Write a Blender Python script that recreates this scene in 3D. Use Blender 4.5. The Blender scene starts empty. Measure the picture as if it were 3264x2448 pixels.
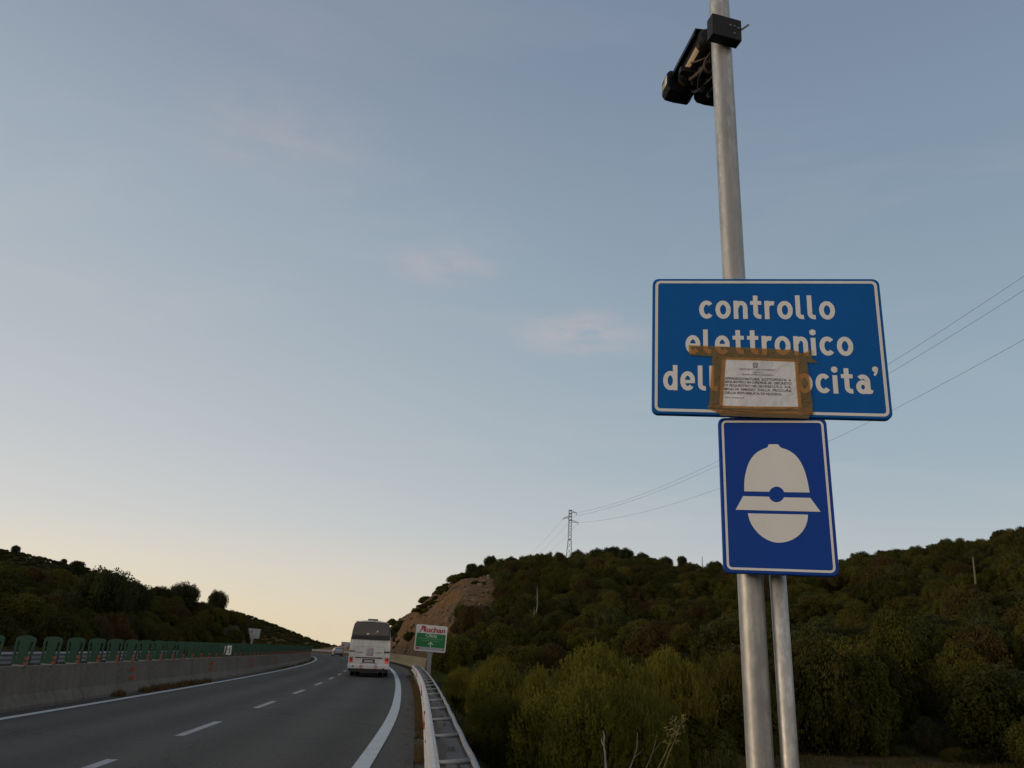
import bpy, bmesh, math, random
import numpy as np
from mathutils import Matrix, Vector

# ------------------------------------------------------------------ scene, camera, sky, sun
SC = bpy.context.scene
COL = SC.collection
R = math.radians
EYE = 1.65
cam_d = bpy.data.cameras.new('camera')
cam = bpy.data.objects.new('camera', cam_d)
COL.objects.link(cam)
cam_d.sensor_width = 36.0
cam_d.lens = 2508.5 / 3264 * 36.0
cam_d.clip_start = 0.05
cam_d.clip_end = 20000
_p, _r = R(18.9), R(2.2)
_F = Vector((0, math.cos(_p), math.sin(_p)))
_U0 = Vector((0, -math.sin(_p), math.cos(_p)))
_R0 = Vector((1, 0, 0))
_Rt = math.cos(_r) * _R0 + math.sin(_r) * _U0
_Up = math.cos(_r) * _U0 - math.sin(_r) * _R0
_m = Matrix.Identity(4)
for i in range(3):
    _m[i][0], _m[i][1], _m[i][2] = _Rt[i], _Up[i], -_F[i]
_m[2][3] = EYE
cam.matrix_world = _m
SC.camera = cam

SUN_AZ, SUN_EL = -104.0, 4.0         # degrees: to the left and a little behind the view, just above the horizon
SKY_STRENGTH = 0.12
EXPOSURE = 1.0
CLOUD_LOC = (0.35, 0.6, 0)

world = bpy.data.worlds.new('World')
SC.world = world
world.use_nodes = True
wn, wl = world.node_tree.nodes, world.node_tree.links
wn.clear()


def srgb(r, g, b):
    f = lambda c: (c / 255 / 12.92) if c <= 10 else ((c / 255 + 0.055) / 1.055) ** 2.4
    return (f(r), f(g), f(b), 1)


def build_sky():
    """dusk sky: Nishita scattering, veiled by thin high haze whose colour depends on height and on the side of the sunset"""
    out = wn.new('ShaderNodeOutputWorld')
    bg = wn.new('ShaderNodeBackground')
    bg.inputs['Strength'].default_value = SKY_STRENGTH
    sky = wn.new('ShaderNodeTexSky')
    sky.sky_type = 'NISHITA'
    sky.sun_disc = False
    sky.sun_elevation = R(SUN_EL)
    sky.sun_rotation = R(SUN_AZ)
    sky.altitude = 50
    sky.air_density = 1.0
    sky.dust_density = 1.2
    sky.ozone_density = 1.5
    tc = wn.new('ShaderNodeTexCoord')
    nm = wn.new('ShaderNodeVectorMath')
    nm.operation = 'NORMALIZE'
    wl.new(tc.outputs['Generated'], nm.inputs[0])
    sp = wn.new('ShaderNodeSeparateXYZ')
    wl.new(nm.outputs[0], sp.inputs[0])

    def math_(op, a, b=None, clamp=False):
        n = wn.new('ShaderNodeMath')
        n.operation = op
        n.use_clamp = clamp
        for i, v in enumerate((a, b)):
            if v is None:
                continue
            if isinstance(v, (int, float)):
                n.inputs[i].default_value = v
            else:
                wl.new(v, n.inputs[i])
        return n.outputs[0]
    el = math_('ARCSINE', sp.outputs['Z'])
    f = math_('DIVIDE', el, math.pi / 2, True)

    def ramp(els):
        r = wn.new('ShaderNodeValToRGB')
        r.color_ramp.interpolation = 'B_SPLINE' if False else 'EASE' if False else 'LINEAR'
        e = r.color_ramp.elements
        e[0].position, e[0].color = els[0][0] / 90, srgb(*els[0][1])
        e[1].position, e[1].color = els[-1][0] / 90, srgb(*els[-1][1])
        for d, c in els[1:-1]:
            q = e.new(d / 90)
            q.color = srgb(*c)
        wl.new(f, r.inputs['Fac'])
        return r.outputs[0]
    west = ramp([(0, (241, 218, 174)), (2.5, (239, 222, 188)), (5, (231, 221, 203)), (8, (215, 213, 210)), (13, (200, 202, 205)), (20, (183, 190, 197)), (28, (168, 180, 191)), (40, (143, 155, 171)), (60, (117, 132, 154)), (90, (96, 112, 138))])
    east = ramp([(0, (210, 202, 190)), (4, (196, 196, 195)), (8, (176, 186, 193)), (13, (159, 176, 188)), (20, (147, 167, 181)), (28, (136, 156, 173)), (40, (124, 141, 163)), (60, (110, 126, 151)), (90, (96, 112, 138))])
    back = ramp([(0, (188, 178, 168)), (5, (216, 200, 186)), (12, (228, 213, 200)), (20, (217, 208, 201)), (32, (182, 184, 188)), (50, (136, 146, 160)), (70, (106, 121, 145)), (90, (96, 112, 138))])  # unseen sky behind the view, made warmer and brighter to light camera-facing surfaces
    # how far round from the sunset
    hx, hy = math.sin(R(SUN_AZ)), math.cos(R(SUN_AZ))
    d = math_('ADD', math_('MULTIPLY', sp.outputs['X'], hx), math_('MULTIPLY', sp.outputs['Y'], hy))
    ln = math_('MAXIMUM', math_('SQRT', math_('SUBTRACT', 1.0, math_('MULTIPLY', sp.outputs['Z'], sp.outputs['Z']))), 0.05)
    c = math_('DIVIDE', d, ln)
    mr = wn.new('ShaderNodeMapRange')
    mr.interpolation_type = 'SMOOTHSTEP'
    mr.inputs['From Min'].default_value = -0.85
    mr.inputs['From Max'].default_value = 0.62
    wl.new(c, mr.inputs['Value'])
    mx = wn.new('ShaderNodeMixRGB')
    wl.new(mr.outputs[0], mx.inputs['Fac'])
    wl.new(east, mx.inputs['Color1'])
    wl.new(west, mx.inputs['Color2'])
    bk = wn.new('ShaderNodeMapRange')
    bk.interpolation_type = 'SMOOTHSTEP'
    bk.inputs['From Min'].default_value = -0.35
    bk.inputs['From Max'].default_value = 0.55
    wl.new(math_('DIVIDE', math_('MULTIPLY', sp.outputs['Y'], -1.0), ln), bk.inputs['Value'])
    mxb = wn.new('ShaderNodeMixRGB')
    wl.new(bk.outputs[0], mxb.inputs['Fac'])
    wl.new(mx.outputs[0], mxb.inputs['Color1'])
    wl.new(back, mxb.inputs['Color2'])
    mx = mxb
    # faint streaks of cirrus, drawn on a plane high above the ground
    zc = math_('MAXIMUM', sp.outputs['Z'], 0.03)
    cx = math_('DIVIDE', sp.outputs['X'], zc)
    cy = math_('DIVIDE', sp.outputs['Y'], zc)
    cb = wn.new('ShaderNodeCombineXYZ')
    wl.new(cx, cb.inputs[0])
    wl.new(cy, cb.inputs[1])
    mp = wn.new('ShaderNodeMapping')
    mp.inputs['Scale'].default_value = (0.75, 1.5, 1)
    mp.inputs['Rotation'].default_value = (0, 0, R(20))
    mp.inputs['Location'].default_value = CLOUD_LOC
    wl.new(cb.outputs[0], mp.inputs[0])
    nz = wn.new('ShaderNodeTexNoise')
    nz.inputs['Scale'].default_value = 1.0
    nz.inputs['Detail'].default_value = 7
    nz.inputs['Roughness'].default_value = 0.58
    nz.inputs['Distortion'].default_value = 0.5
    wl.new(mp.outputs[0], nz.inputs['Vector'])
    cm = wn.new('ShaderNodeMapRange')
    cm.inputs['From Min'].default_value = 0.52
    cm.inputs['From Max'].default_value = 0.82
    cm.inputs['To Max'].default_value = 0.20
    wl.new(nz.outputs['Fac'], cm.inputs['Value'])
    cl = wn.new('ShaderNodeMixRGB')
    wl.new(cm.outputs[0], cl.inputs['Fac'])
    wl.new(mx.outputs[0], cl.inputs['Color1'])
    cl.inputs['Color2'].default_value = srgb(206, 200, 200)
    # two small pinkish puffs of high cloud in the middle of the sky
    last = cl.outputs[0]
    for az_, el_, wid, amt, stretch in ((5.2, 22.7, 0.115, 0.85, 2.8), (-6.0, 27.2, 0.10, 0.45, 2.4), (-20, 34.0, 0.16, 0.25, 1.6), (10.0, 9.0, 0.12, 0.25, 5.0), (-14.0, 6.0, 0.25, 0.22, 8.0)):
        d0 = Vector((math.sin(R(az_)) * math.cos(R(el_)), math.cos(R(az_)) * math.cos(R(el_)), math.sin(R(el_))))
        rgt = Vector((math.cos(R(az_)), -math.sin(R(az_)), 0))
        upv = rgt.cross(d0)

        def dotv(v):
            n_ = wn.new('ShaderNodeVectorMath')
            n_.operation = 'DOT_PRODUCT'
            wl.new(nm.outputs[0], n_.inputs[0])
            n_.inputs[1].default_value = v
            return n_.outputs['Value']
        a_ = math_('DIVIDE', dotv(rgt), wid)
        b_ = math_('DIVIDE', dotv(upv), wid / stretch)
        rr = math_('SQRT', math_('ADD', math_('MULTIPLY', a_, a_), math_('MULTIPLY', b_, b_)))
        soft = wn.new('ShaderNodeMapRange')
        soft.interpolation_type = 'SMOOTHSTEP'
        soft.inputs['From Min'].default_value = 1.0
        soft.inputs['From Max'].default_value = 0.0
        wl.new(rr, soft.inputs['Value'])
        tx = wn.new('ShaderNodeTexNoise')
        tx.inputs['Scale'].default_value = 26
        tx.inputs['Detail'].default_value = 6
        tx.inputs['Roughness'].default_value = 0.6
        mp2 = wn.new('ShaderNodeMapping')
        mp2.inputs['Scale'].default_value = (0.6, 0.6, 1.6)
        wl.new(nm.outputs[0], mp2.inputs[0])
        wl.new(mp2.outputs[0], tx.inputs['Vector'])
        nr = wn.new('ShaderNodeMapRange')
        nr.inputs['From Min'].default_value = 0.28
        nr.inputs['From Max'].default_value = 0.68
        nr.inputs['To Max'].default_value = amt
        wl.new(tx.outputs['Fac'], nr.inputs['Value'])
        pm = wn.new('ShaderNodeMixRGB')
        wl.new(math_('MULTIPLY', soft.outputs[0], nr.outputs[0]), pm.inputs['Fac'])
        wl.new(last, pm.inputs['Color1'])
        pm.inputs['Color2'].default_value = srgb(*((200, 186, 186) if el_ > 15 else (216, 208, 200)))
        last = pm.outputs[0]
    # brightness: haze colours are given as displayed, so undo strength and exposure
    g = wn.new('ShaderNodeVectorMath')
    g.operation = 'SCALE'
    g.inputs['Scale'].default_value = 1.0 / (SKY_STRENGTH * 2 ** EXPOSURE)
    wl.new(last, g.inputs[0])
    fm = wn.new('ShaderNodeMixRGB')
    fm.inputs['Fac'].default_value = 0.06
    wl.new(g.outputs[0], fm.inputs['Color1'])
    wl.new(sky.outputs[0], fm.inputs['Color2'])
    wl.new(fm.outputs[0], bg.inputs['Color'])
    wl.new(bg.outputs[0], out.inputs['Surface'])
    return sky, bg


sky_node, bg_node = build_sky()

sun_d = bpy.data.lights.new('sun', 'SUN')
sun_d.energy = 0.50
sun_d.angle = R(12)
sun_d.color = (1.0, 0.80, 0.57)
sun = bpy.data.objects.new('sun', sun_d)
COL.objects.link(sun)
_sd = Vector((math.sin(R(SUN_AZ)) * math.cos(R(SUN_EL + 3)), math.cos(R(SUN_AZ)) * math.cos(R(SUN_EL + 3)), math.sin(R(SUN_EL + 3))))
sun.rotation_euler = _sd.to_track_quat('Z', 'Y').to_euler()

vs = SC.view_settings
vs.view_transform = 'Standard'
vs.look = 'None'
vs.exposure = EXPOSURE
vs.gamma = 1.0
vs.use_curve_mapping = False
SC.render.engine = 'CYCLES'
SC.cycles.max_bounces = 6
SC.cycles.transparent_max_bounces = 8
SC.cycles.use_denoising = True

rng = np.random.default_rng(7)
random.seed(7)

# ------------------------------------------------------------------ materials


def mat(name, col, rough=0.7, metal=0.0, noise=None, bump=None, emit=None, spec=0.4):
    """noise: list of (scale, amount, colour) mixed over the base; bump: (scale, strength, distance)"""
    m = bpy.data.materials.new(name)
    m.use_nodes = True
    n, l = m.node_tree.nodes, m.node_tree.links
    b = n['Principled BSDF']
    b.inputs['Roughness'].default_value = rough
    b.inputs['Metallic'].default_value = metal
    b.inputs['Specular IOR Level'].default_value = spec
    c = n.new('ShaderNodeRGB')
    c.outputs[0].default_value = (*col, 1)
    cur = c.outputs[0]
    tc = n.new('ShaderNodeTexCoord')
    for k, (sc_, amt, col2) in enumerate(noise or []):
        tx = n.new('ShaderNodeTexNoise')
        tx.inputs['Scale'].default_value = 1.0
        tx.inputs['Detail'].default_value = 6
        mp = n.new('ShaderNodeMapping')
        s3 = sc_ if isinstance(sc_, tuple) else (sc_,) * 3
        mp.inputs['Scale'].default_value = s3
        mp.inputs['Location'].default_value = (k * 3.7, k * 1.3, k * 2.1)
        l.new(tc.outputs['Object'], mp.inputs[0])
        l.new(mp.outputs[0], tx.inputs['Vector'])
        rp = n.new('ShaderNodeMapRange')
        rp.inputs['From Min'].default_value = 0.42
        rp.inputs['From Max'].default_value = 0.66
        rp.inputs['To Max'].default_value = amt
        l.new(tx.outputs['Fac'], rp.inputs['Value'])
        mx = n.new('ShaderNodeMixRGB')
        l.new(rp.outputs[0], mx.inputs['Fac'])
        l.new(cur, mx.inputs['Color1'])
        mx.inputs['Color2'].default_value = (*col2, 1)
        cur = mx.outputs[0]
    l.new(cur, b.inputs['Base Color'])
    if bump:
        tx = n.new('ShaderNodeTexNoise')
        tx.inputs['Scale'].default_value = bump[0]
        tx.inputs['Detail'].default_value = 5
        l.new(tc.outputs['Object'], tx.inputs['Vector'])
        bp = n.new('ShaderNodeBump')
        bp.inputs['Strength'].default_value = bump[1]
        bp.inputs['Distance'].default_value = bump[2]
        l.new(tx.outputs['Fac'], bp.inputs['Height'])
        l.new(bp.outputs[0], b.inputs['Normal'])
    if emit:
        b.inputs['Emission Color'].default_value = (*emit[0], 1)
        b.inputs['Emission Strength'].default_value = emit[1]
    return m


def leaf_mat(name, c1, c2, c3=None, transl=0.25):
    """leaf colour varies from leaf to leaf (attribute tone) and from plant to plant (object random)"""
    m = bpy.data.materials.new(name)
    m.use_nodes = True
    n, l = m.node_tree.nodes, m.node_tree.links
    b = n['Principled BSDF']
    at = n.new('ShaderNodeAttribute')
    at.attribute_name = 'tone'
    oi = n.new('ShaderNodeObjectInfo')
    ad = n.new('ShaderNodeMath')
    ad.operation = 'MULTIPLY_ADD'
    ad.inputs[1].default_value = 0.55
    l.new(oi.outputs['Random'], ad.inputs[0])
    ml = n.new('ShaderNodeMath')
    ml.operation = 'MULTIPLY'
    ml.inputs[1].default_value = 0.45
    l.new(at.outputs['Fac'], ml.inputs[0])
    l.new(ml.outputs[0], ad.inputs[2])
    cr = n.new('ShaderNodeValToRGB')
    cr.color_ramp.elements[0].color = (*c1, 1)
    cr.color_ramp.elements[1].color = (*c2, 1)
    cr.color_ramp.elements[1].position = 0.8
    if c3:
        e = cr.color_ramp.elements.new(0.97)
        e.color = (*c3, 1)
    l.new(ad.outputs[0], cr.inputs['Fac'])
    l.new(cr.outputs[0], b.inputs['Base Color'])
    b.inputs['Roughness'].default_value = 0.7
    b.inputs['Specular IOR Level'].default_value = 0.08
    tr = n.new('ShaderNodeBsdfTranslucent')
    l.new(cr.outputs[0], tr.inputs['Color'])
    mx = n.new('ShaderNodeMixShader')
    mx.inputs[0].default_value = transl
    l.new(b.outputs[0], mx.inputs[1])
    l.new(tr.outputs[0], mx.inputs[2])
    l.new(mx.outputs[0], n['Material Output'].inputs['Surface'])
    return m


M = {}
M['asphalt'] = mat('asphalt', (0.094, 0.081, 0.065), 0.9, spec=0.12, noise=[(0.35, 0.5, (0.067, 0.061, 0.054)), ((2.5, 0.12, 1), 0.35, (0.10, 0.092, 0.081)), (55, 0.75, (0.145, 0.133, 0.118)), (30, 0.5, (0.040, 0.037, 0.033))], bump=(70, 0.5, 0.01))


def wear(m):
    """paler polished wheel paths, a darker oil strip between them, and sealed cracks"""
    n, l = m.node_tree.nodes, m.node_tree.links
    b = n['Principled BSDF']
    src = b.inputs['Base Color'].links[0].from_socket
    at = n.new('ShaderNodeAttribute')
    at.attribute_name = 'across'
    tc = n.new('ShaderNodeTexCoord')
    w = n.new('ShaderNodeTexNoise')
    w.inputs['Scale'].default_value = 0.25
    l.new(tc.outputs['Object'], w.inputs['Vector'])
    ad = n.new('ShaderNodeMath')
    ad.operation = 'MULTIPLY_ADD'
    ad.inputs[1].default_value = 0.7
    l.new(w.outputs['Fac'], ad.inputs[0])
    l.new(at.outputs['Fac'], ad.inputs[2])
    sn = n.new('ShaderNodeMath')
    sn.operation = 'MULTIPLY'
    sn.inputs[1].default_value = 2 * math.pi / 1.85
    l.new(ad.outputs[0], sn.inputs[0])
    si = n.new('ShaderNodeMath')
    si.operation = 'SINE'
    l.new(sn.outputs[0], si.inputs[0])
    mr = n.new('ShaderNodeMapRange')
    mr.inputs['From Min'].default_value = -1
    mr.inputs['To Min'].default_value = 0.86
    mr.inputs['To Max'].default_value = 1.12
    l.new(si.outputs[0], mr.inputs['Value'])
    vo = n.new('ShaderNodeTexVoronoi')
    vo.feature = 'DISTANCE_TO_EDGE'
    vo.inputs['Scale'].default_value = 0.16
    mp = n.new('ShaderNodeMapping')
    n2 = n.new('ShaderNodeTexNoise')
    n2.inputs['Scale'].default_value = 0.9
    n2.inputs['Detail'].default_value = 5
    l.new(tc.outputs['Object'], n2.inputs['Vector'])
    vm = n.new('ShaderNodeVectorMath')
    vm.operation = 'MULTIPLY_ADD'
    vm.inputs[1].default_value = (1.6, 1.6, 0)
    l.new(n2.outputs['Color'], vm.inputs[0])
    l.new(tc.outputs['Object'], vm.inputs[2])
    l.new(vm.outputs[0], vo.inputs['Vector'])
    cr = n.new('ShaderNodeMapRange')
    cr.inputs['From Max'].default_value = 0.010
    cr.inputs['To Min'].default_value = 0.78
    cr.inputs['To Max'].default_value = 1.0
    l.new(vo.outputs['Distance'], cr.inputs['Value'])
    mu = n.new('ShaderNodeMath')
    mu.operation = 'MULTIPLY'
    l.new(mr.outputs[0], mu.inputs[0])
    l.new(cr.outputs[0], mu.inputs[1])
    sc_ = n.new('ShaderNodeVectorMath')
    sc_.operation = 'SCALE'
    l.new(src, sc_.inputs[0])
    l.new(mu.outputs[0], sc_.inputs['Scale'])
    l.new(sc_.outputs[0], b.inputs['Base Color'])


wear(M['asphalt'])
M['paint'] = mat('road_paint', (0.62, 0.62, 0.60), 0.7, noise=[(3.0, 0.35, (0.42, 0.42, 0.41)), (45, 0.45, (0.30, 0.30, 0.30))], bump=(60, 0.3, 0.004))
M['paint_worn'] = mat('worn_road_paint', (0.40, 0.40, 0.39), 0.75, noise=[(4.0, 0.5, (0.22, 0.22, 0.22)), (50, 0.55, (0.16, 0.16, 0.16))], bump=(60, 0.3, 0.004))
M['concrete'] = mat('barrier_concrete', (0.160, 0.140, 0.112), 0.9, spec=0.15, noise=[(0.7, 0.7, (0.105, 0.092, 0.074)), ((5, 5, 0.6), 0.5, (0.075, 0.067, 0.056)), (9, 0.5, (0.19, 0.17, 0.14)), (40, 0.3, (0.20, 0.18, 0.15))], bump=(25, 0.5, 0.02))
M['kerb_concrete'] = mat('kerb_concrete', (0.13, 0.127, 0.12), 0.9, spec=0.2, noise=[(4, 0.6, (0.09, 0.088, 0.083)), (30, 0.5, (0.17, 0.165, 0.155))], bump=(30, 0.5, 0.01))
M['wall_concrete'] = mat('glow_tinted_wall_concrete', (0.40, 0.31, 0.165), 0.9, spec=0.2, noise=[(0.8, 0.6, (0.31, 0.24, 0.13)), ((3, 3, 0.4), 0.5, (0.22, 0.175, 0.105))], bump=(15, 0.4, 0.02))  # warm sunset glow put into the concrete's base colour
M['soil'] = mat('roadside_soil', (0.10, 0.075, 0.05), 0.95, noise=[(0.5, 0.7, (0.07, 0.065, 0.04)), (6, 0.6, (0.14, 0.095, 0.055))], bump=(8, 0.8, 0.06))
M['galv'] = mat('galvanised_steel', (0.50, 0.485, 0.45), 0.50, 0.65, noise=[((9, 9, 3), 0.8, (0.34, 0.335, 0.33)), ((38, 38, 14), 0.75, (0.66, 0.64, 0.59)), ((25, 25, 0.7), 0.7, (0.24, 0.23, 0.22)), ((80, 80, 40), 0.5, (0.32, 0.31, 0.29))], bump=(60, 0.22, 0.002))
M['galv_dull'] = mat('dull_galvanised_steel', (0.24, 0.245, 0.25), 0.6, 0.3, spec=0.25, noise=[(3, 0.6, (0.17, 0.172, 0.175)), (20, 0.3, (0.31, 0.31, 0.31))])
M['rail_white'] = mat('white_guardrail_paint', (0.56, 0.53, 0.48), 0.5, 0.0, noise=[(1.5, 0.5, (0.43, 0.40, 0.355)), ((12, 12, 3), 0.45, (0.33, 0.28, 0.22)), ((3, 3, 14), 0.3, (0.36, 0.32, 0.27))], bump=(8, 0.15, 0.01))
M['bolt'] = mat('dark_bolt', (0.08, 0.075, 0.07), 0.6, 0.5)
M['red_refl'] = mat('red_reflector', (0.50, 0.035, 0.02), 0.3)
M['orange_refl'] = mat('orange_reflector', (0.45, 0.075, 0.02), 0.4)
M['green_plastic'] = mat('green_screen_plastic', (0.022, 0.066, 0.042), 0.6, spec=0.15, noise=[(2.5, 0.6, (0.032, 0.055, 0.042)), (12, 0.4, (0.032, 0.078, 0.052))])
M['pink_refl'] = mat('faded_orange_reflector', (0.20, 0.055, 0.03), 0.5)
M['sign_blue'] = mat('blue_sign_film', (0.002, 0.108, 0.39), 0.5, spec=0.12, noise=[(2.0, 0.45, (0.003, 0.090, 0.32)), ((5, 5, 0.8), 0.30, (0.006, 0.085, 0.29)), (260, 0.3, (0.008, 0.135, 0.45))])
M['sign_blue2'] = mat('ultramarine_sign_film', (0.008, 0.055, 0.33), 0.5, spec=0.12, noise=[(2.0, 0.45, (0.012, 0.062, 0.28)), ((5, 5, 0.8), 0.30, (0.014, 0.055, 0.26)), (260, 0.3, (0.018, 0.08, 0.385))])
M['sign_white'] = mat('white_sign_film', (0.80, 0.79, 0.75), 0.45, noise=[(3.0, 0.25, (0.73, 0.715, 0.67)), ((6, 6, 1.0), 0.25, (0.62, 0.60, 0.55)), (260, 0.18, (0.66, 0.65, 0.61))])
M['sign_back'] = mat('grey_sign_back', (0.25, 0.25, 0.26), 0.5, 0.4)
M['paper'] = mat('white_paper', (0.72, 0.72, 0.73), 0.8, noise=[(9, 0.3, (0.63, 0.63, 0.66))], bump=(7, 0.8, 0.03))
M['ink'] = mat('print_ink', (0.05, 0.05, 0.055), 0.8)
M['ink_grey'] = mat('grey_print_ink', (0.22, 0.22, 0.23), 0.8)
M['black_metal'] = mat('black_camera_metal', (0.007, 0.007, 0.008), 0.5, spec=0.22, noise=[(20, 0.4, (0.018, 0.018, 0.019))])
M['black_box'] = mat('black_clamp_metal', (0.009, 0.009, 0.009), 0.55, spec=0.22, noise=[(40, 0.35, (0.035, 0.034, 0.033)), (120, 0.3, (0.09, 0.09, 0.09))])
M['black_grey'] = mat('worn_black_bracket', (0.045, 0.045, 0.047), 0.5, noise=[(25, 0.5, (0.02, 0.02, 0.02))])
M['lens_and_sheen'] = mat('brown_lens_and_sheen', (0.07, 0.045, 0.022), 0.35, 0.3)
M['sticker_tan'] = mat('tan_sticker', (0.66, 0.50, 0.33), 0.6, noise=[((30, 30, 6), 0.6, (0.48, 0.34, 0.22))])
M['sticker_white'] = mat('white_sticker', (0.6, 0.58, 0.5), 0.6)
M['sticker_yellow'] = mat('yellow_sticker', (0.36, 0.28, 0.07), 0.6)
M['cable'] = mat('black_cable', (0.02, 0.02, 0.022), 0.5)
M['cable_brown'] = mat('brown_cable', (0.09, 0.055, 0.038), 0.6)
M['bus_white'] = mat('white_bus_paint', (0.63, 0.625, 0.605), 0.35, noise=[(1.2, 0.4, (0.50, 0.495, 0.475)), ((6, 6, 1.0), 0.35, (0.36, 0.35, 0.33))])
M['bus_black'] = mat('black_rubber_trim', (0.015, 0.013, 0.012), 0.5)
M['bus_glass'] = mat('bus_rear_glass', (0.022, 0.021, 0.021), 0.12, 0.0, noise=[(1.4, 0.6, (0.05, 0.043, 0.042))], spec=0.6)
M['bus_band'] = mat('dark_louvre_plastic', (0.018, 0.018, 0.019), 0.5)
M['seam'] = mat('panel_seam', (0.22, 0.21, 0.20), 0.7)
M['tyre'] = mat('tyre_rubber', (0.012, 0.012, 0.012), 0.8)
M['rim'] = mat('wheel_rim', (0.22, 0.22, 0.23), 0.5, 0.6)
M['lamp_red'] = mat('red_lamp_lens', (0.42, 0.015, 0.01), 0.25)
M['lamp_amber'] = mat('amber_lamp_lens', (0.40, 0.09, 0.015), 0.25)
M['lamp_lit'] = mat('lit_tail_lamp', (0.5, 0.02, 0.015), 0.3, emit=((1.0, 0.06, 0.05), 0.22))
M['lamp_lit_dim'] = mat('dim_lit_tail_lamp', (0.5, 0.02, 0.01), 0.3, emit=((1.0, 0.08, 0.02), 0.05))
M['car_paint'] = mat('silver_car_paint', (0.40, 0.40, 0.42), 0.3, 0.5)
M['car_dark'] = mat('dark_car_plastic', (0.03, 0.03, 0.033), 0.6)
M['car_glass'] = mat('car_glass', (0.015, 0.012, 0.013), 0.08, spec=0.7)
M['plate'] = mat('number_plate', (0.40, 0.41, 0.40), 0.5, noise=[((14, 14, 14), 0.5, (0.24, 0.25, 0.24))])
M['ad_white'] = mat('white_ad_board', (0.66, 0.65, 0.63), 0.5, noise=[(2, 0.25, (0.58, 0.57, 0.56))])
M['ad_grey'] = mat('grey_ad_strip', (0.42, 0.41, 0.45), 0.55)
M['ad_green'] = mat('green_ad_film', (0.010, 0.19, 0.055), 0.45, noise=[(1.5, 0.3, (0.012, 0.165, 0.05))])
M['ad_red'] = mat('dark_red_print', (0.36, 0.015, 0.02), 0.5)
M['ad_pale'] = mat('pale_print', (0.55, 0.64, 0.50), 0.5)
M['ad_faint'] = mat('faint_green_print', (0.22, 0.40, 0.22), 0.5)
M['ad_post'] = mat('grey_painted_post', (0.27, 0.28, 0.30), 0.5, 0.2)
M['small_sign'] = mat('pale_small_board', (0.46, 0.455, 0.45), 0.6)
M['lattice'] = mat('dark_lattice_steel', (0.10, 0.095, 0.09), 0.6, 0.3)
M['wire'] = mat('power_wire', (0.15, 0.16, 0.17), 0.6)
M['wood'] = mat('weathered_wood', (0.20, 0.15, 0.10), 0.85, noise=[((20, 20, 1), 0.5, (0.12, 0.09, 0.06))])
M['bark'] = mat('grey_brown_bark', (0.10, 0.08, 0.06), 0.9, noise=[((12, 12, 2), 0.6, (0.06, 0.05, 0.04))])
M['pale_bark'] = mat('pale_bark', (0.34, 0.31, 0.27), 0.85, noise=[((20, 20, 3), 0.6, (0.20, 0.18, 0.15))])
M['rock'] = mat('pale_brown_rock', (0.17, 0.12, 0.08), 0.9, spec=0.2, noise=[(0.8, 0.7, (0.11, 0.075, 0.048)), (5, 0.4, (0.24, 0.195, 0.15))], bump=(4, 0.6, 0.1))
M['dry_grass'] = leaf_mat('dry_grass_blades', (0.085, 0.055, 0.024), (0.15, 0.095, 0.038), (0.07, 0.08, 0.022), 0.2)
M['green_grass'] = leaf_mat('green_grass_blades', (0.040, 0.066, 0.014), (0.075, 0.088, 0.02), (0.12, 0.09, 0.03), 0.2)
M['leaf_dark'] = leaf_mat('dark_macchia_leaves', (0.032, 0.037, 0.007), (0.076, 0.067, 0.013), (0.10, 0.058, 0.018))
M['leaf_olive'] = leaf_mat('olive_macchia_leaves', (0.048, 0.056, 0.009), (0.105, 0.094, 0.016), (0.14, 0.08, 0.02))
M['leaf_brown'] = leaf_mat('brownish_macchia_leaves', (0.048, 0.040, 0.012), (0.085, 0.058, 0.018), (0.10, 0.05, 0.018))
M['leaf_grey'] = leaf_mat('grey_green_leaves', (0.050, 0.056, 0.016), (0.080, 0.082, 0.026), (0.10, 0.085, 0.03))
M['leaf_willow'] = leaf_mat('willow_leaves', (0.092, 0.100, 0.014), (0.170, 0.152, 0.024), (0.27, 0.17, 0.025))
M['leaf_tree'] = leaf_mat('evergreen_oak_leaves', (0.028, 0.036, 0.012), (0.052, 0.056, 0.018), (0.06, 0.055, 0.02))


def tape_material():
    m = bpy.data.materials.new('brown_packing_tape')
    m.use_nodes = True
    n, l = m.node_tree.nodes, m.node_tree.links
    b = n['Principled BSDF']
    b.inputs['Roughness'].default_value = 0.24
    tc = n.new('ShaderNodeTexCoord')
    tx = n.new('ShaderNodeTexNoise')
    tx.inputs['Scale'].default_value = 24
    tx.inputs['Detail'].default_value = 5
    tx.inputs['Distortion'].default_value = 1.5
    l.new(tc.outputs['Object'], tx.inputs['Vector'])
    cr = n.new('ShaderNodeValToRGB')
    cr.color_ramp.elements[0].color = (0.30, 0.19, 0.075, 1)
    cr.color_ramp.elements[1].color = (0.40, 0.26, 0.11, 1)
    l.new(tx.outputs['Fac'], cr.inputs['Fac'])
    l.new(cr.outputs[0], b.inputs['Base Color'])
    bp = n.new('ShaderNodeBump')
    bp.inputs['Strength'].default_value = 0.8
    bp.inputs['Distance'].default_value = 0.010
    l.new(tx.outputs['Fac'], bp.inputs['Height'])
    l.new(bp.outputs[0], b.inputs['Normal'])
    t = n.new('ShaderNodeBsdfTransparent')
    t.inputs['Color'].default_value = (0.90, 0.54, 0.17, 1)
    mx = n.new('ShaderNodeMixShader')
    mx.inputs[0].default_value = 0.55
    l.new(b.outputs[0], mx.inputs[1])
    l.new(t.outputs[0], mx.inputs[2])
    l.new(mx.outputs[0], n['Material Output'].inputs['Surface'])
    return m


M['tape'] = tape_material()

# ------------------------------------------------------------------ mesh helpers


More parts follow.
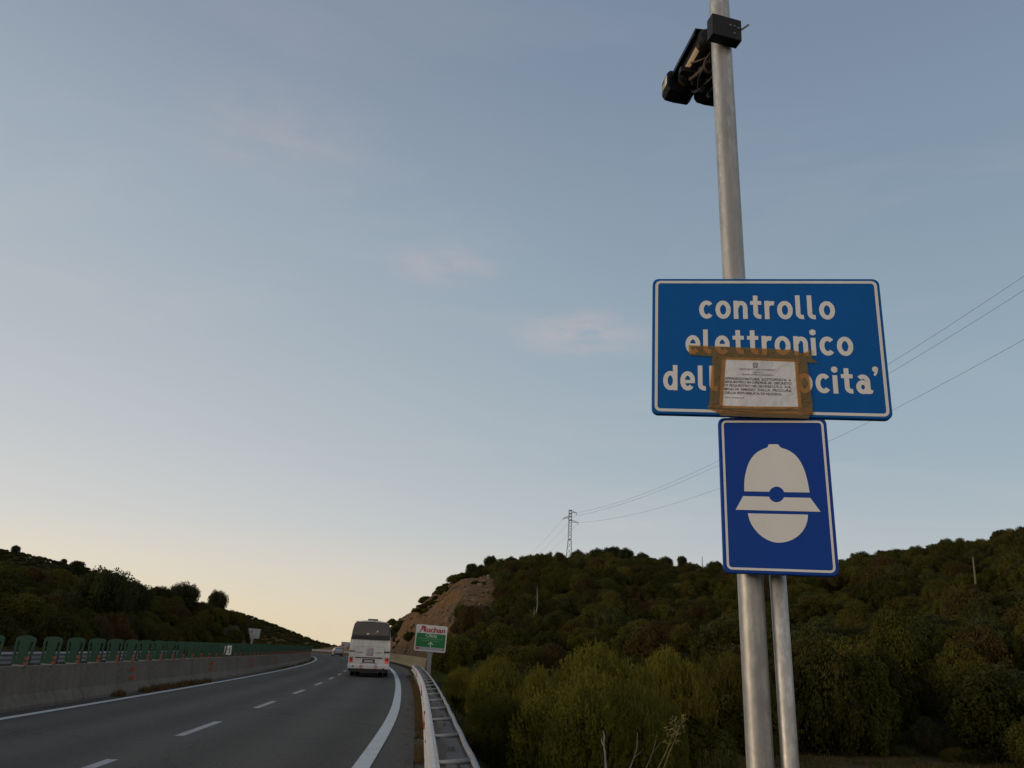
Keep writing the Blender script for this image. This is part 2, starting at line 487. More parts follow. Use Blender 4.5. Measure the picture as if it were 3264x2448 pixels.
class MB:
    def __init__(self):
        self.v, self.f, self.mi = [], [], []
        self.mats = []

    def slot(self, m):
        if m not in self.mats:
            self.mats.append(m)
        return self.mats.index(m)

    def poly(self, pts, m=None):
        b = len(self.v)
        self.v += [tuple(p) for p in pts]
        self.f.append(tuple(range(b, b + len(pts))))
        self.mi.append(self.slot(m) if m else 0)

    def faces(self, pts, fs, m=None):
        b = len(self.v)
        self.v += [tuple(p) for p in pts]
        k = self.slot(m) if m else 0
        for f in fs:
            self.f.append(tuple(b + i for i in f))
            self.mi.append(k)

    def box(self, c, s, m=None, rot=None):
        x, y, z = s[0] / 2, s[1] / 2, s[2] / 2
        P = [Vector((i, j, k)) for i in (-x, x) for j in (-y, y) for k in (-z, z)]
        if rot is not None:
            P = [rot @ q for q in P]
        P = [q + Vector(c) for q in P]
        self.faces(P, [(0, 1, 3, 2), (4, 6, 7, 5), (0, 4, 5, 1), (2, 3, 7, 6), (0, 2, 6, 4), (1, 5, 7, 3)], m)

    def tube(self, path, r, n=8, m=None, cap=True):
        path = [Vector(p) for p in path]
        rr = r if isinstance(r, (list, tuple)) else [r] * len(path)
        rings = []
        a = None
        for i, p in enumerate(path):
            t = (path[min(i + 1, len(path) - 1)] - path[max(i - 1, 0)]).normalized()
            if a is None:
                a = t.orthogonal().normalized()
            else:
                a = (a - t * a.dot(t)).normalized()
            b = t.cross(a)
            rings.append([p + rr[i] * (math.cos(2 * math.pi * k / n) * a + math.sin(2 * math.pi * k / n) * b) for k in range(n)])
        base = len(self.v)
        for g in rings:
            self.v += [tuple(q) for q in g]
        ks = self.slot(m) if m else 0
        for i in range(len(rings) - 1):
            for k in range(n):
                self.f.append((base + i * n + k, base + i * n + (k + 1) % n, base + (i + 1) * n + (k + 1) % n, base + (i + 1) * n + k))
                self.mi.append(ks)
        if cap:
            self.f.append(tuple(base + k for k in reversed(range(n))))
            self.mi.append(ks)
            self.f.append(tuple(base + (len(rings) - 1) * n + k for k in range(n)))
            self.mi.append(ks)

    def prism(self, prof, y0, y1, m=None, axis='y'):
        """prof: 2-D outline (a,b); extruded along the axis. axis y: (a,c,b); axis x: (c,a,b); axis z: (a,b,c)"""
        n = len(prof)

        def P(a, b, c):
            return (a, c, b) if axis == 'y' else ((c, a, b) if axis == 'x' else (a, b, c))
        pts = [P(a, b, y0) for a, b in prof] + [P(a, b, y1) for a, b in prof]
        fs = [tuple(range(n))[::-1], tuple(range(n, 2 * n))]
        fs += [(i, (i + 1) % n, n + (i + 1) % n, n + i) for i in range(n)]
        self.faces(pts, fs, m)

    def build(self, name, m, parent=None, smooth=False, loc=None, bevel=None):
        me = bpy.data.meshes.new(name)
        me.from_pydata(self.v, [], self.f)
        for q in (self.mats or [m]):
            me.materials.append(q)
        if self.mats:
            me.polygons.foreach_set('material_index', self.mi)
        bm = bmesh.new()
        bm.from_mesh(me)
        if bevel:
            bmesh.ops.remove_doubles(bm, verts=bm.verts, dist=1e-5)
            bmesh.ops.recalc_face_normals(bm, faces=bm.faces)
            es = [e for e in bm.edges if len(e.link_faces) == 2 and e.calc_face_angle(0) > 0.6]
            bmesh.ops.bevel(bm, geom=es, offset=bevel, segments=2, affect='EDGES', profile=0.6, clamp_overlap=True)
        else:
            bmesh.ops.recalc_face_normals(bm, faces=bm.faces)
        bm.to_mesh(me)
        bm.free()
        if smooth:
            me.polygons.foreach_set('use_smooth', [True] * len(me.polygons))
        return link(name, me, parent, loc)


def link(name, me, parent=None, loc=None):
    o = bpy.data.objects.new(name, me)
    COL.objects.link(o)
    if parent is not None:
        o.parent = parent
    if loc is not None:
        o.location = loc
    return o


def thing(name, label, cat, loc=(0, 0, 0), rotz=0.0, group=None, matrix=None):
    o = bpy.data.objects.new(name, None)
    COL.objects.link(o)
    o.empty_display_size = 0.2
    if matrix is not None:
        o.matrix_world = matrix
    else:
        o.location = loc
        o.rotation_euler = (0, 0, rotz)
    return tag(o, label, cat, group)


def tag(o, label, cat, group=None):
    o['label'] = label
    o['category'] = cat
    if group:
        o['group'] = group
    return o


def kind(o, k):
    o['kind'] = k
    return o


def dup(root, loc=None, rotz=None, label=None, scale=None, group=None):
    r = root.copy()
    COL.objects.link(r)
    if loc is not None:
        r.location = loc
    if rotz is not None:
        r.rotation_euler = (0, 0, rotz)
    if scale is not None:
        r.scale = scale
    if label:
        r['label'] = label
    if group:
        r['group'] = group
    for ch in root.children:
        c = ch.copy()
        COL.objects.link(c)
        c.parent = r
        for g in ch.children:
            d = g.copy()
            COL.objects.link(d)
            d.parent = c
    return r


def np_mesh(name, verts, faces, m, tone=None, smooth=False):
    """verts (n,3), faces (m,4) or (m,3) arrays"""
    me = bpy.data.meshes.new(name)
    verts = np.asarray(verts, np.float32)
    faces = np.asarray(faces, np.int32)
    k = faces.shape[1]
    me.vertices.add(len(verts))
    me.vertices.foreach_set('co', verts.ravel())
    me.loops.add(faces.size)
    me.loops.foreach_set('vertex_index', faces.ravel())
    me.polygons.add(len(faces))
    me.polygons.foreach_set('loop_start', np.arange(0, faces.size, k, dtype=np.int32))
    me.polygons.foreach_set('loop_total', np.full(len(faces), k, np.int32))
    if smooth:
        me.polygons.foreach_set('use_smooth', np.ones(len(faces), bool))
    me.update(calc_edges=True)
    me.materials.append(m)
    if tone is not None:
        a = me.attributes.new('tone', 'FLOAT', 'POINT')
        a.data.foreach_set('value', np.asarray(tone, np.float32))
    return me


def pixray(x, y):
    """direction through a pixel of the 3264 x 2448 photograph: used to survey where things stand"""
    d = _F + _Rt * ((x - 1632) / 2508.5) + _Up * ((1224 - y) / 2508.5)
    return d.normalized()


def at_range(x, y, rng_h):
    """the point seen at pixel x,y at horizontal distance rng_h"""
    d = pixray(x, y)
    t = rng_h / math.hypot(d.x, d.y)
    return Vector((d.x * t, d.y * t, EYE + d.z * t))


# ------------------------------------------------------------------ the road's line
_cy = np.array([12, 23, 30, 37, 44, 52, 59, 66, 90, 118, 136, 158, 171.0])
_cx = np.array([-5.55, -6.5, -7.3, -8.05, -8.95, -10.05, -11.1, -12.1, -16.4, -21.7, -25.9, -32.4, -37.0])
_pf = np.polyfit(_cy, _cx, 3, w=np.where(_cy < 70, 3.0, 1.0))
_dp = np.polyder(_pf)


def _build_curve():
    pts = []
    y0 = 12.0
    x0, m0 = np.polyval(_pf, y0), np.polyval(_dp, y0)
    for y in np.arange(-90, 12, 0.5):
        pts.append((x0 + (y - y0) * m0, y))
    for y in np.arange(12, 171, 0.5):
        pts.append((np.polyval(_pf, y), y))
    x, y = pts[-1]
    th = math.atan2(1, np.polyval(_dp, 171.0))      # heading
    while len(pts) < 202 + 320 + 240:
        th += 0.5 / 170.0
        x += 0.5 * math.cos(th)
        y += 0.5 * math.sin(th)
        pts.append((x, y))
    return np.array(pts)


RC = _build_curve()
RS = np.concatenate([[0], np.cumsum(np.hypot(*np.diff(RC, axis=0).T))])
RS = RS - np.interp(0.0, RC[:, 1][:520], RS[:520])       # s = 0 beside the camera
RT = np.gradient(RC, axis=0)
RT /= np.linalg.norm(RT, axis=1)[:, None]


def road(s, u, z=0.0):
    """world point at arc length s, u metres to the right of the lane line"""
    x, y = np.interp(s, RS, RC[:, 0]), np.interp(s, RS, RC[:, 1])
    tx, ty = np.interp(s, RS, RT[:, 0]), np.interp(s, RS, RT[:, 1])
    return Vector((x + ty * u, y - tx * u, z))


def heading(s):
    tx, ty = np.interp(s, RS, RT[:, 0]), np.interp(s, RS, RT[:, 1])
    return math.atan2(ty, tx) - math.pi / 2            # rotation about z that turns +Y along the road


def to_su(P):
    """arc length and offset of many points"""
    P = np.asarray(P, float)
    S, Uo = np.empty(len(P)), np.empty(len(P))
    rc, rt, rs = RC[::2], RT[::2], RS[::2]
    for i in range(0, len(P), 4000):
        q = P[i:i + 4000]
        d = ((q[:, None, :] - rc[None]) ** 2).sum(-1)
        k = d.argmin(1)
        e = q - rc[k]
        S[i:i + 4000] = rs[k] + (e * rt[k]).sum(1)
        Uo[i:i + 4000] = e[:, 0] * rt[k][:, 1] - e[:, 1] * rt[k][:, 0]
        far = np.abs((e * rt[k]).sum(1)) > 3.0             # past an end of the line
        Uo[i:i + 4000] = np.where(far, np.sign(Uo[i:i + 4000]) * np.sqrt(d[np.arange(len(q)), k]), Uo[i:i + 4000])
    return S, Uo


def s_at_y(y):
    return float(np.interp(y, RC[:560, 1], RS[:560]))


def across(name, u_of, o, n):
    """store the offset across the road on the mesh, for wear that follows the lanes"""
    at = o.data.attributes.new('across', 'FLOAT', 'POINT')
    k = len(o.data.vertices) // n
    at.data.foreach_set('value', np.tile(np.array(u_of, np.float32), k))


def strip(name, prof, s0, s1, ds, m, parent=None, smooth=False, closed=False, shift=None):
    """sweep a profile [(u,z),...] along the road; closed profiles get end caps"""
    ss = np.linspace(s0, s1, max(2, int(round((s1 - s0) / ds)) + 1))
    mb = MB()
    n = len(prof)
    pts = []
    for s in ss:
        du = shift(s) if shift else 0.0
        for u, z in prof:
            pts.append(road(s, u + du, z))
    fs = []
    for i in range(len(ss) - 1):
        for k in range(n if closed else n - 1):
            k2 = (k + 1) % n
            fs.append((i * n + k, i * n + k2, (i + 1) * n + k2, (i + 1) * n + k))
    if closed:
        fs.append(tuple(range(n)))
        fs.append(tuple((len(ss) - 1) * n + k for k in reversed(range(n))))
    mb.faces(pts, fs)
    return mb.build(name, m, parent, smooth)


def smooth01(a, b, x):
    t = np.clip((x - a) / (b - a), 0, 1)
    return t * t * (3 - 2 * t)


# value noise in numpy for the terrain
_tab = np.random.default_rng(11).random((256, 256))


def vnoise(x, y):
    xi, yi = np.floor(x).astype(int), np.floor(y).astype(int)
    fx, fy = x - xi, y - yi
    fx, fy = fx * fx * (3 - 2 * fx), fy * fy * (3 - 2 * fy)
    g = lambda i, j: _tab[i % 256, j % 256]
    return (g(xi, yi) * (1 - fx) + g(xi + 1, yi) * fx) * (1 - fy) + (g(xi, yi + 1) * (1 - fx) + g(xi + 1, yi + 1) * fx) * fy


def fbm(x, y, oct_=4):
    a, t, s = 0.5, 0.0, 1.0
    for k in range(oct_):
        t += a * (vnoise(x * s + 17 * k, y * s + 5 * k) - 0.5)
        a *= 0.5
        s *= 2.03
    return t


# ------------------------------------------------------------------ terrain
# right hill: azimuth (deg), ridge elevation (deg, bare ground), ridge range, foot range, foot height
HR = np.array([
    (-14, 0.10, 200, 120, 0.0), (-11, 0.2, 200, 100, 0.0), (-8.6, 0.95, 178, 80, 0.0), (-7.9, 1.35, 172, 78, 0.0), (-6.0, 2.95, 160, 70, 0.0),
    (-4.6, 4.05, 152, 66, -0.3), (-3.0, 5.0, 150, 66, -1.2), (-1.1, 5.45, 155, 66, -2.0), (2, 5.95, 175, 62, -2.2), (4.5, 5.95, 190, 58, -2.2), (7.6, 6.1, 195, 54, -2.2),
    (12, 5.5, 195, 50, -2.2), (15.1, 5.35, 195, 48, -2.2), (22.8, 5.8, 200, 46, -2.2), (28.8, 6.6, 195, 44, -2.2), (33.3, 7.3, 190, 44, -2.2), (45, 8.4, 190, 44, -2.2),
    (60, 8.5, 190, 45, -2.2), (100, 6.0, 220, 60, -2.2), (150, 3.0, 260, 90, -2.0), (180, 1.5, 300, 120, -1.5)], float)
# left near hill: azimuth, ridge elevation, ridge range
HL = np.array([(-180, 1.0, 300), (-130, 0.8, 200), (-104, 0.6, 160), (-80, 1.2, 140), (-60, 2.6, 120), (-45, 3.3, 112), (-33, 3.1, 112), (-29, 2.75, 112), (-26.8, 2.6, 112), (-24, 2.35, 112), (-22, 2.1, 115), (-20, 1.75, 120), (-18, 1.3, 126), (-16.5, 0.8, 132), (-15, 0.2, 135), (-13, -0.6, 140)], float)
# far hill beyond the bend
HF = np.array([(-180, 0.5), (-104, 0.5), (-70, 1.5), (-50, 4.8), (-38, 5.1), (-33, 4.85), (-30.5, 4.6), (-27.5, 4.1), (-25.5, 3.3), (-24, 2.75), (-22, 2.35), (-20, 2.15), (-19, 2.05), (-17.5, 1.75), (-16.4, 1.38), (-15.2, 1.08), (-13.65, 0.55), (-12.2, 0.18), (-10.9, -0.05), (-9, -0.15), (-7.5, -0.3), (0, -0.5), (180, 0.5)], float)


def rock_lim(x, y, z):
    """azimuth (deg) at which the bare rock of the cutting gives way to scrub, by height of view"""
    el = np.degrees(np.arctan2(z - EYE, np.hypot(x, y)))
    return np.interp(el, [-1.5, -0.6, 0.5, 1.6, 2.6, 3.6, 4.4, 5.2, 6.2], [-4.8, -4.2, -3.3, -2.3, -1.5, -0.7, -0.5, -1.2, -1.6])


def terrain_h(x, y):
    x, y = np.asarray(x, float), np.asarray(y, float)
    r = np.hypot(x, y) + 1e-6
    az = np.degrees(np.arctan2(x, y))
    S, U = to_su(np.stack([x, y], 1))
    T = lambda tab, k: np.interp(az, tab[:, 0], tab[:, k])
    # right hill
    zr = EYE + T(HR, 2) * np.tan(np.radians(T(HR, 1)))
    rf, rr, zf = T(HR, 3), T(HR, 2), T(HR, 4)
    t = np.clip((r - rf) / (rr - rf), 0, 1)
    prof = 0.55 * t + 0.45 * np.sin(t * np.pi / 2)
    prof = prof * smooth01(0, 0.12, t) ** 0.6
    hill = zf + (zr - zf) * prof - np.clip(r - rr, 0, 300) * 0.07
    hill = np.where(r > 700, np.minimum(hill, -4), hill)
    bump = fbm(x * 0.07, y * 0.07) * 3.0 + fbm(x * 0.35, y * 0.35, 3) * 0.7
    hill = hill + bump * smooth01(0.02, 0.25, t) * 0.55 * (1 - smooth01(0.8, 1.0, t) * 0.7)
    emb = -np.clip((U - 5.15) * 0.62, 0, None)
    emb = np.maximum(emb, -2.2) + fbm(x * 0.5, y * 0.5, 3) * 0.35 * smooth01(5.4, 8, U)
    right = np.maximum(hill, emb)
    # the rock cutting beside the road beyond the near guard rail
    cutn = fbm(x * 0.22 + 3, y * 0.22, 4) * 3.4 + fbm(x * 0.7, y * 0.7, 4) * 2.6
    cut = np.clip((U - 6.8) * 1.15, 0, None)
    cut = cut + cutn * smooth01(7.0, 9.5, U)
    wcut = smooth01(54, 68, S) * (1 - smooth01(330, 360, S))
    right = np.where(U > 5.2, right * (1 - wcut) + np.minimum(np.maximum(hill, 0.0), cut) * wcut, right)
    right = np.where((S > 54) & (U < 6.8) & (U > 0), np.maximum(right, 0.0) * 0, right)
    # left hill
    zl = EYE + T(HL, 2) * np.tan(np.radians(T(HL, 1)))
    d = np.clip(-13.0 - U, 0, None)
    rl = T(HL, 2)
    dmax = np.maximum(rl - np.interp(np.abs(az), [13, 16, 17, 20, 22, 26, 32, 45, 60, 90, 180], [130, 125, 118, 88, 76, 55, 38, 26, 20, 17, 17]), 12)
    t2 = np.clip((r - (rl - dmax)) / dmax, 0, 1)
    left = zl * (0.5 * t2 + 0.5 * np.sin(t2 * np.pi / 2)) - np.clip(r - rl, 0, 200) * 0.09
    bank = 1.9 * smooth01(0.3, 6, d)
    left = np.maximum(left, np.minimum(bank, 0.18 * d + 0.6) * (1 - smooth01(100, 140, S)))
    left = left + (fbm(x * 0.09, y * 0.09) * 3.2 + fbm(x * 0.4, y * 0.4, 3) * 0.8) * smooth01(1.5, 9, d) * 0.6
    left = left * smooth01(0, 3.0, d)
    # far hill
    zfh = EYE + 420 * np.tan(np.radians(T(HF, 1)))
    t3 = np.clip((r - 300) / 120, 0, 1)
    far = zfh * smooth01(0, 1, t3) - np.clip(r - 420, 0, 400) * 0.05
    far = far + fbm(x * 0.05, y * 0.05) * 2.0 * smooth01(310, 360, r)
    left = np.where(r > 296, np.maximum(left, far), left)
    right = np.where((r > 296) & (az < -6), np.maximum(right, far), right)
    z = np.where(U < 0, left, right)
    z = np.where((U > -13.0) & (U < 5.15), 0.0, z)
    z = np.where(r > 900, -6.0, z)
    return z - 0.12, S, U


def build_terrain():
    az = np.concatenate([np.arange(-180, -62, 3.0), np.arange(-62, -36, 0.8), np.arange(-36, 38, 0.22), np.arange(38, 64, 0.8), np.arange(64, 180, 3.0)])
    rad = [0.6]
    while rad[-1] < 9000:
        q = rad[-1]
        rad.append(q * (1.06 if q < 12 else 1.022 if q < 260 else 1.05 if q < 600 else 1.25))
    rad = np.array(rad)
    A, Rr = np.meshgrid(np.radians(az), rad, indexing='ij')
    X, Y = (np.sin(A) * Rr).ravel(), (np.cos(A) * Rr).ravel()
    Z, S, U = terrain_h(X, Y)
    n, m = len(az), len(rad)
    I = np.arange(n * m).reshape(n, m)
    a, b = I, np.roll(I, -1, 0)
    F = np.stack([a[:, :-1], b[:, :-1], b[:, 1:], a[:, 1:]], -1).reshape(-1, 4)[:, ::-1]
    V = np.stack([X, Y, Z], 1)
    c = len(V)
    V = np.vstack([V, [0, 0, float(Z[I[:, 0]].mean())]])
    # bare rock zone of the cutting; dry grass on the valley floor
    azd, r = np.degrees(np.arctan2(X, Y)), np.hypot(X, Y)
    lim = rock_lim(X, Y, Z)
    rock = smooth01(0.5, -0.5, azd - lim + 1.2 * fbm(X * 0.2, Y * 0.2)) * smooth01(54, 66, S) * (U > 6.0) * (S < 330)
    dry = smooth01(6, 12, U) * smooth01(48, 42, r) + (U < -12) * 0.55 * smooth01(0.50, 0.58, 0.45 + fbm(X * 0.05, Y * 0.05))
    dry = np.clip(dry, 0, 1) * (1 - rock)
    me = np_mesh('terrain', V, F, terrain_mat(), smooth=True)
    for nm, arr in (('rockzone', rock), ('dryzone', dry)):
        at = me.attributes.new(nm, 'FLOAT', 'POINT')
        at.data.foreach_set('value', np.append(arr, 0).astype(np.float32))
    o = link('terrain', me)
    kind(o, 'structure')
    return o


def terrain_mat():
    m = bpy.data.materials.new('terrain_ground')
    m.use_nodes = True
    n, l = m.node_tree.nodes, m.node_tree.links
    b = n['Principled BSDF']
    b.inputs['Roughness'].default_value = 0.95
    b.inputs['Specular IOR Level'].default_value = 0.15
    tc = n.new('ShaderNodeTexCoord')

    def noise(scale, det=6):
        t = n.new('ShaderNodeTexNoise')
        t.inputs['Scale'].default_value = scale
        t.inputs['Detail'].default_value = det
        t.inputs['Roughness'].default_value = 0.65
        l.new(tc.outputs['Object'], t.inputs['Vector'])
        return t.outputs['Fac']

    def ramp(f, *els):
        r = n.new('ShaderNodeValToRGB')
        r.color_ramp.elements[0].position, r.color_ramp.elements[0].color = els[0][0], (*els[0][1], 1)
        r.color_ramp.elements[1].position, r.color_ramp.elements[1].color = els[-1][0], (*els[-1][1], 1)
        for p, c in els[1:-1]:
            e = r.color_ramp.elements.new(p)
            e.color = (*c, 1)
        l.new(f, r.inputs['Fac'])
        return r.outputs[0]

    def mix(f, a, c):
        x = n.new('ShaderNodeMixRGB')
        l.new(f, x.inputs['Fac'])
        l.new(a, x.inputs['Color1'])
        l.new(c, x.inputs['Color2'])
        return x.outputs[0]
    scrub = ramp(noise(0.35), (0.35, (0.020, 0.022, 0.008)), (0.55, (0.036, 0.032, 0.012)), (0.72, (0.065, 0.045, 0.020)))
    dry = ramp(noise(1.1), (0.35, (0.045, 0.042, 0.014)), (0.52, (0.095, 0.064, 0.024)), (0.7, (0.15, 0.09, 0.038)))
    rock = ramp(noise(0.45, 10), (0.30, (0.034, 0.024, 0.012)), (0.42, (0.085, 0.049, 0.020)), (0.50, (0.185, 0.092, 0.029)), (0.60, (0.085, 0.060, 0.034)), (0.72, (0.13, 0.105, 0.078)))
    a1 = n.new('ShaderNodeAttribute')
    a1.attribute_name = 'rockzone'
    a2 = n.new('ShaderNodeAttribute')
    a2.attribute_name = 'dryzone'
    c = mix(a2.outputs['Fac'], scrub, dry)
    c = mix(a1.outputs['Fac'], c, rock)
    l.new(c, b.inputs['Base Color'])
    bp = n.new('ShaderNodeBump')
    bp.inputs['Strength'].default_value = 0.9
    bp.inputs['Distance'].default_value = 0.5
    l.new(noise(0.9, 8), bp.inputs['Height'])
    l.new(bp.outputs[0], b.inputs['Normal'])
    return m


build_terrain()


def ground(x, y):
    z, _, _ = terrain_h(np.array([x]), np.array([y]))
    return float(z[0])


# ------------------------------------------------------------------ road, verges, markings
S_END = 300.0
U_L, U_R = -4.95, 4.27
us = [U_L - 0.4] + list(np.arange(-5.0, 4.2, 0.2)) + [U_R, U_R + 0.02]
o = strip('road', [(u, 0.012 - 0.0006 * u * u if u < U_R else -0.12) for u in us[:-2]] + [(U_R, 0.0), (U_R + 0.02, -0.12)], -30, S_END, 1.0, M['asphalt'])
across('road', us, o, len(us))
kind(o, 'structure')
o = strip('opposite_road', [(-11.4, 0.0), (-5.5, 0.0)], -30, S_END, 1.5, M['asphalt'])
kind(o, 'structure')
o = strip('verge', [(U_R + 0.0, -0.035), (4.5, -0.03), (4.9, -0.04), (5.3, -0.10)], -30, S_END, 1.0, M['soil'])
kind(o, 'structure')
o = strip('opposite_verge', [(-13.6, -0.03), (-12.4, 0.02), (-11.38, -0.01)], -30, S_END, 2.0, M['soil'])
kind(o, 'structure')
# the painted edge wanders a little, as surveyed
wander = lambda s: float(np.mean(np.interp(s + np.linspace(-6, 6, 13), [0, 10, 20, 36, 60, 80], [3.38, 3.44, 3.72, 3.65, 3.52, 3.48])))
kind(strip('edge_line', [(-0.125, 0.0145), (0.125, 0.0130)], -20, 230, 0.6, M['paint'], shift=wander), 'structure')
kind(strip('inner_edge_line', [(-4.28, 0.0085), (-4.06, 0.0095)], -20, 230, 0.6, M['paint']), 'structure')
# the broken lane line: each dash lies on the road by itself
s_dash = s_at_y(22.95)
for k in range(-3, 24):
    a = s_dash + 7.28 * k
    if k == -2:
        a += 0.95
    d = strip('lane_dash', [(-0.085, 0.0165), (0.085, 0.0165)], a, a + 3.05, 0.6, M['paint_worn'])
    kind(d, 'structure')

# ------------------------------------------------------------------ median barrier
JW = [(-5.38, 0.0), (-5.38, 0.08), (-5.24, 0.33), (-5.18, 0.95), (-5.00, 0.95), (-4.94, 0.33), (-4.78, 0.08), (-4.78, 0.0)]
med = thing('median_barrier', 'long grey concrete safety barrier along the left edge of the carriageway', 'road barrier', (0, 0, 0))
seg = 6.0
s = -12.0
while s < 215:
    strip('barrier_segment', JW, s, s + seg - 0.035, 1.5, M['concrete'], med, closed=True)
    s += seg
# glow-tinted retaining wall on the right beyond the guard rail
WR = [(5.86, 0.0), (5.90, 0.1), (6.02, 0.35), (6.10, 1.02), (6.32, 1.02), (6.40, 0.3), (6.46, 0.0)]
rw = thing('retaining_wall', 'low concrete wall, yellow in the sunset glow, at the foot of the rock cutting', 'wall', (0, 0, 0))
s = s_at_y(66.0)
while s < 168:
    strip('wall_segment', WR, s, s + 5.98, 1.5, M['wall_concrete'], rw, closed=True)
    s += 6.0


# ------------------------------------------------------------------ green anti-glare screens on the barrier
def make_screen():
    t = thing('glare_screen', 'green plastic anti-glare screen standing on the concrete median barrier', 'glare screen', group='green anti-glare screens along the median barrier')
    mb = MB()
    th = 0.016
    arch = [(-0.285, 0.575), (-0.285, 0.635)] + [(-0.25 + 0.50 * k / 8, 0.665 + 0.045 * math.sin(math.pi * k / 8) ** 0.8) for k in range(0, 9)] + [(0.285, 0.635), (0.285, 0.575)]
    mb.prism(arch, -th, th)
    mb.prism([(-0.135, 0.06), (0.115, 0.06), (0.15, 0.576), (-0.15, 0.576)], -th * 1.3, th * 1.3)
    for sx in (-1, 1):
        mb.prism([(sx * 0.185, 0.12), (sx * 0.25, 0.12), (sx * 0.285, 0.576), (sx * 0.215, 0.576)], -th, th)
    mb.prism([(-0.252, 0.03), (0.252, 0.03), (0.252, 0.125), (-0.252, 0.125)], -th * 1.1, th * 1.1)
    for z in (0.26, 0.42):
        mb.prism([(-0.23, z), (0.23, z), (0.23, z + 0.02), (-0.23, z + 0.02)], -th * 0.8, th * 0.8)
    mb.build('screen_panel', M['green_plastic'], t)
    mb = MB()
    mb.box((0, 0, 0.015), (0.34, 0.13, 0.03))
    mb.box((0, 0.04, 0.06), (0.20, 0.03, 0.09))
    mb.build('foot', M['galv_dull'], t)
    for z in (0.07, 0.19):
        mb = MB()
        mb.box((0.17, -0.028, z), (0.13, 0.012, 0.075))
        mb.build('reflector', M['pink_refl'], t)
    return t


scr0 = make_screen()
scr0.scale = (0.84, 1, 0.97)
s_scr = s_at_y(20.09)
k = -1
first = True
while True:
    s = s_scr + 0.3 + 1.52 * k
    if s > 200:
        break
    P = road(s, -5.09, 0.95)
    if first:
        o = scr0
        o.location, o.rotation_euler = P, (0, 0, heading(s) - 0.06)
        first = False
    else:
        o = dup(scr0, P, heading(s) - 0.06 + random.uniform(-0.04, 0.04))
    o.rotation_euler.y = random.uniform(0.0, 0.07)
    k += 1

# kilometre plate fixed among the screens
P = road(s_scr + 1.52 * 15 - 0.6, -4.90, 1.30)
km = thing('distance_plate', 'small white plate with black strokes among the green screens', 'road plate', P, heading(s_scr + 23))
mb = MB()
mb.box((0, 0, 0), (0.34, 0.02, 0.44))
mb.build('plate', M['ad_white'], km, bevel=0.006)
mb = MB()
for x in (-0.085, 0.075):
    mb.box((x, -0.0125, 0.0), (0.055, 0.005, 0.30))
mb.box((-0.005, -0.0125, 0.03), (0.12, 0.005, 0.045))
mb.build('numeral', M['ink_grey'], km)

# pairs of orange reflectors on the barrier face
dl_src = [(417, 2150, 'nearest'), (669, 2129, ''), (800, 2116, ''), (877, 2108, ''), (927, 2103, ''), (959, 2100, ''), (981, 2095, ''), (996, 2092, '')]
ys = [22.2 + 0, 0, 0]
s0d = None


def on_barrier(px, py):
    d = pixray(px, py)
    best = None
    for t in np.arange(14, 210, 0.1):
        P = Vector((0, 0, EYE)) + d * t
        S, U = to_su(np.array([[P.x, P.y]]))
        if U[0] < -4.93:
            return float(S[0]), P.z
    return None


q0, q1 = on_barrier(417, 2150), on_barrier(669, 2129)
step = q1[0] - q0[0]
words_ = ['nearest of the orange reflector pairs on the grey median barrier', 'second orange reflector pair along the grey median barrier, above the dry weeds', 'third orange reflector pair along the grey median barrier']
for k in range(8):
    s = q0[0] + step * k
    P = road(s, -4.935, 0.60)
    d = thing('barrier_reflector', words_[k] if k < 3 else 'small far orange reflector pair on the distant median barrier', 'reflector', P, heading(s), group='orange reflector pairs on the median barrier')
    for z in (-0.125, 0.125):
        mb = MB()
        mb.box((0.055 - z * 0.09, 0, z), (0.13, 0.035, 0.095))
        mb.build('reflector_plate', M['orange_refl'], d)

# steel guard rail of the opposite carriageway
og = thing('opposite_guardrail', 'steel guard rail beyond the opposite carriageway behind the green screens', 'guard rail', (0, 0, 0))
W3 = [(0, 0), (0.02, 0.03), (0.08, 0.07), (0.08, 0.12), (0.0, 0.165), (0.0, 0.20), (0.08, 0.24), (0.08, 0.29), (0.0, 0.335), (0.0, 0.365), (0.08, 0.41), (0.08, 0.45), (0.02, 0.49), (0, 0.51)]
strip('beam', [(-11.95 + a, 0.47 + z) for a, z in W3], -10, 62, 2.0, M['galv_dull'], og)
s = -9.0
while s < 62:
    mb = MB()
    P = road(s, -12.05)
    mb.box((P.x, P.y, 0.42), (0.10, 0.12, 1.0), rot=Matrix.Rotation(heading(s), 3, 'Z'))
    mb.build('post', M['galv_dull'], og)
    s += 2.25

# far guard rail on the outside of the bend
fg = thing('far_guardrail', 'pale guard rail on the outside of the far bend behind the silver car', 'guard rail', (0, 0, 0))
strip('beam', [(6.0 - a, 0.42 + z) for a, z in W3], 168.5, 285, 2.0, M['galv_dull'], fg)
s = 169.0
while s < 285:
    mb = MB()
    P = road(s, 6.1)
    mb.box((P.x, P.y, 0.4), (0.10, 0.12, 0.95), rot=Matrix.Rotation(heading(s), 3, 'Z'))
    mb.build('post', M['galv_dull'], fg)
    s += 3.0

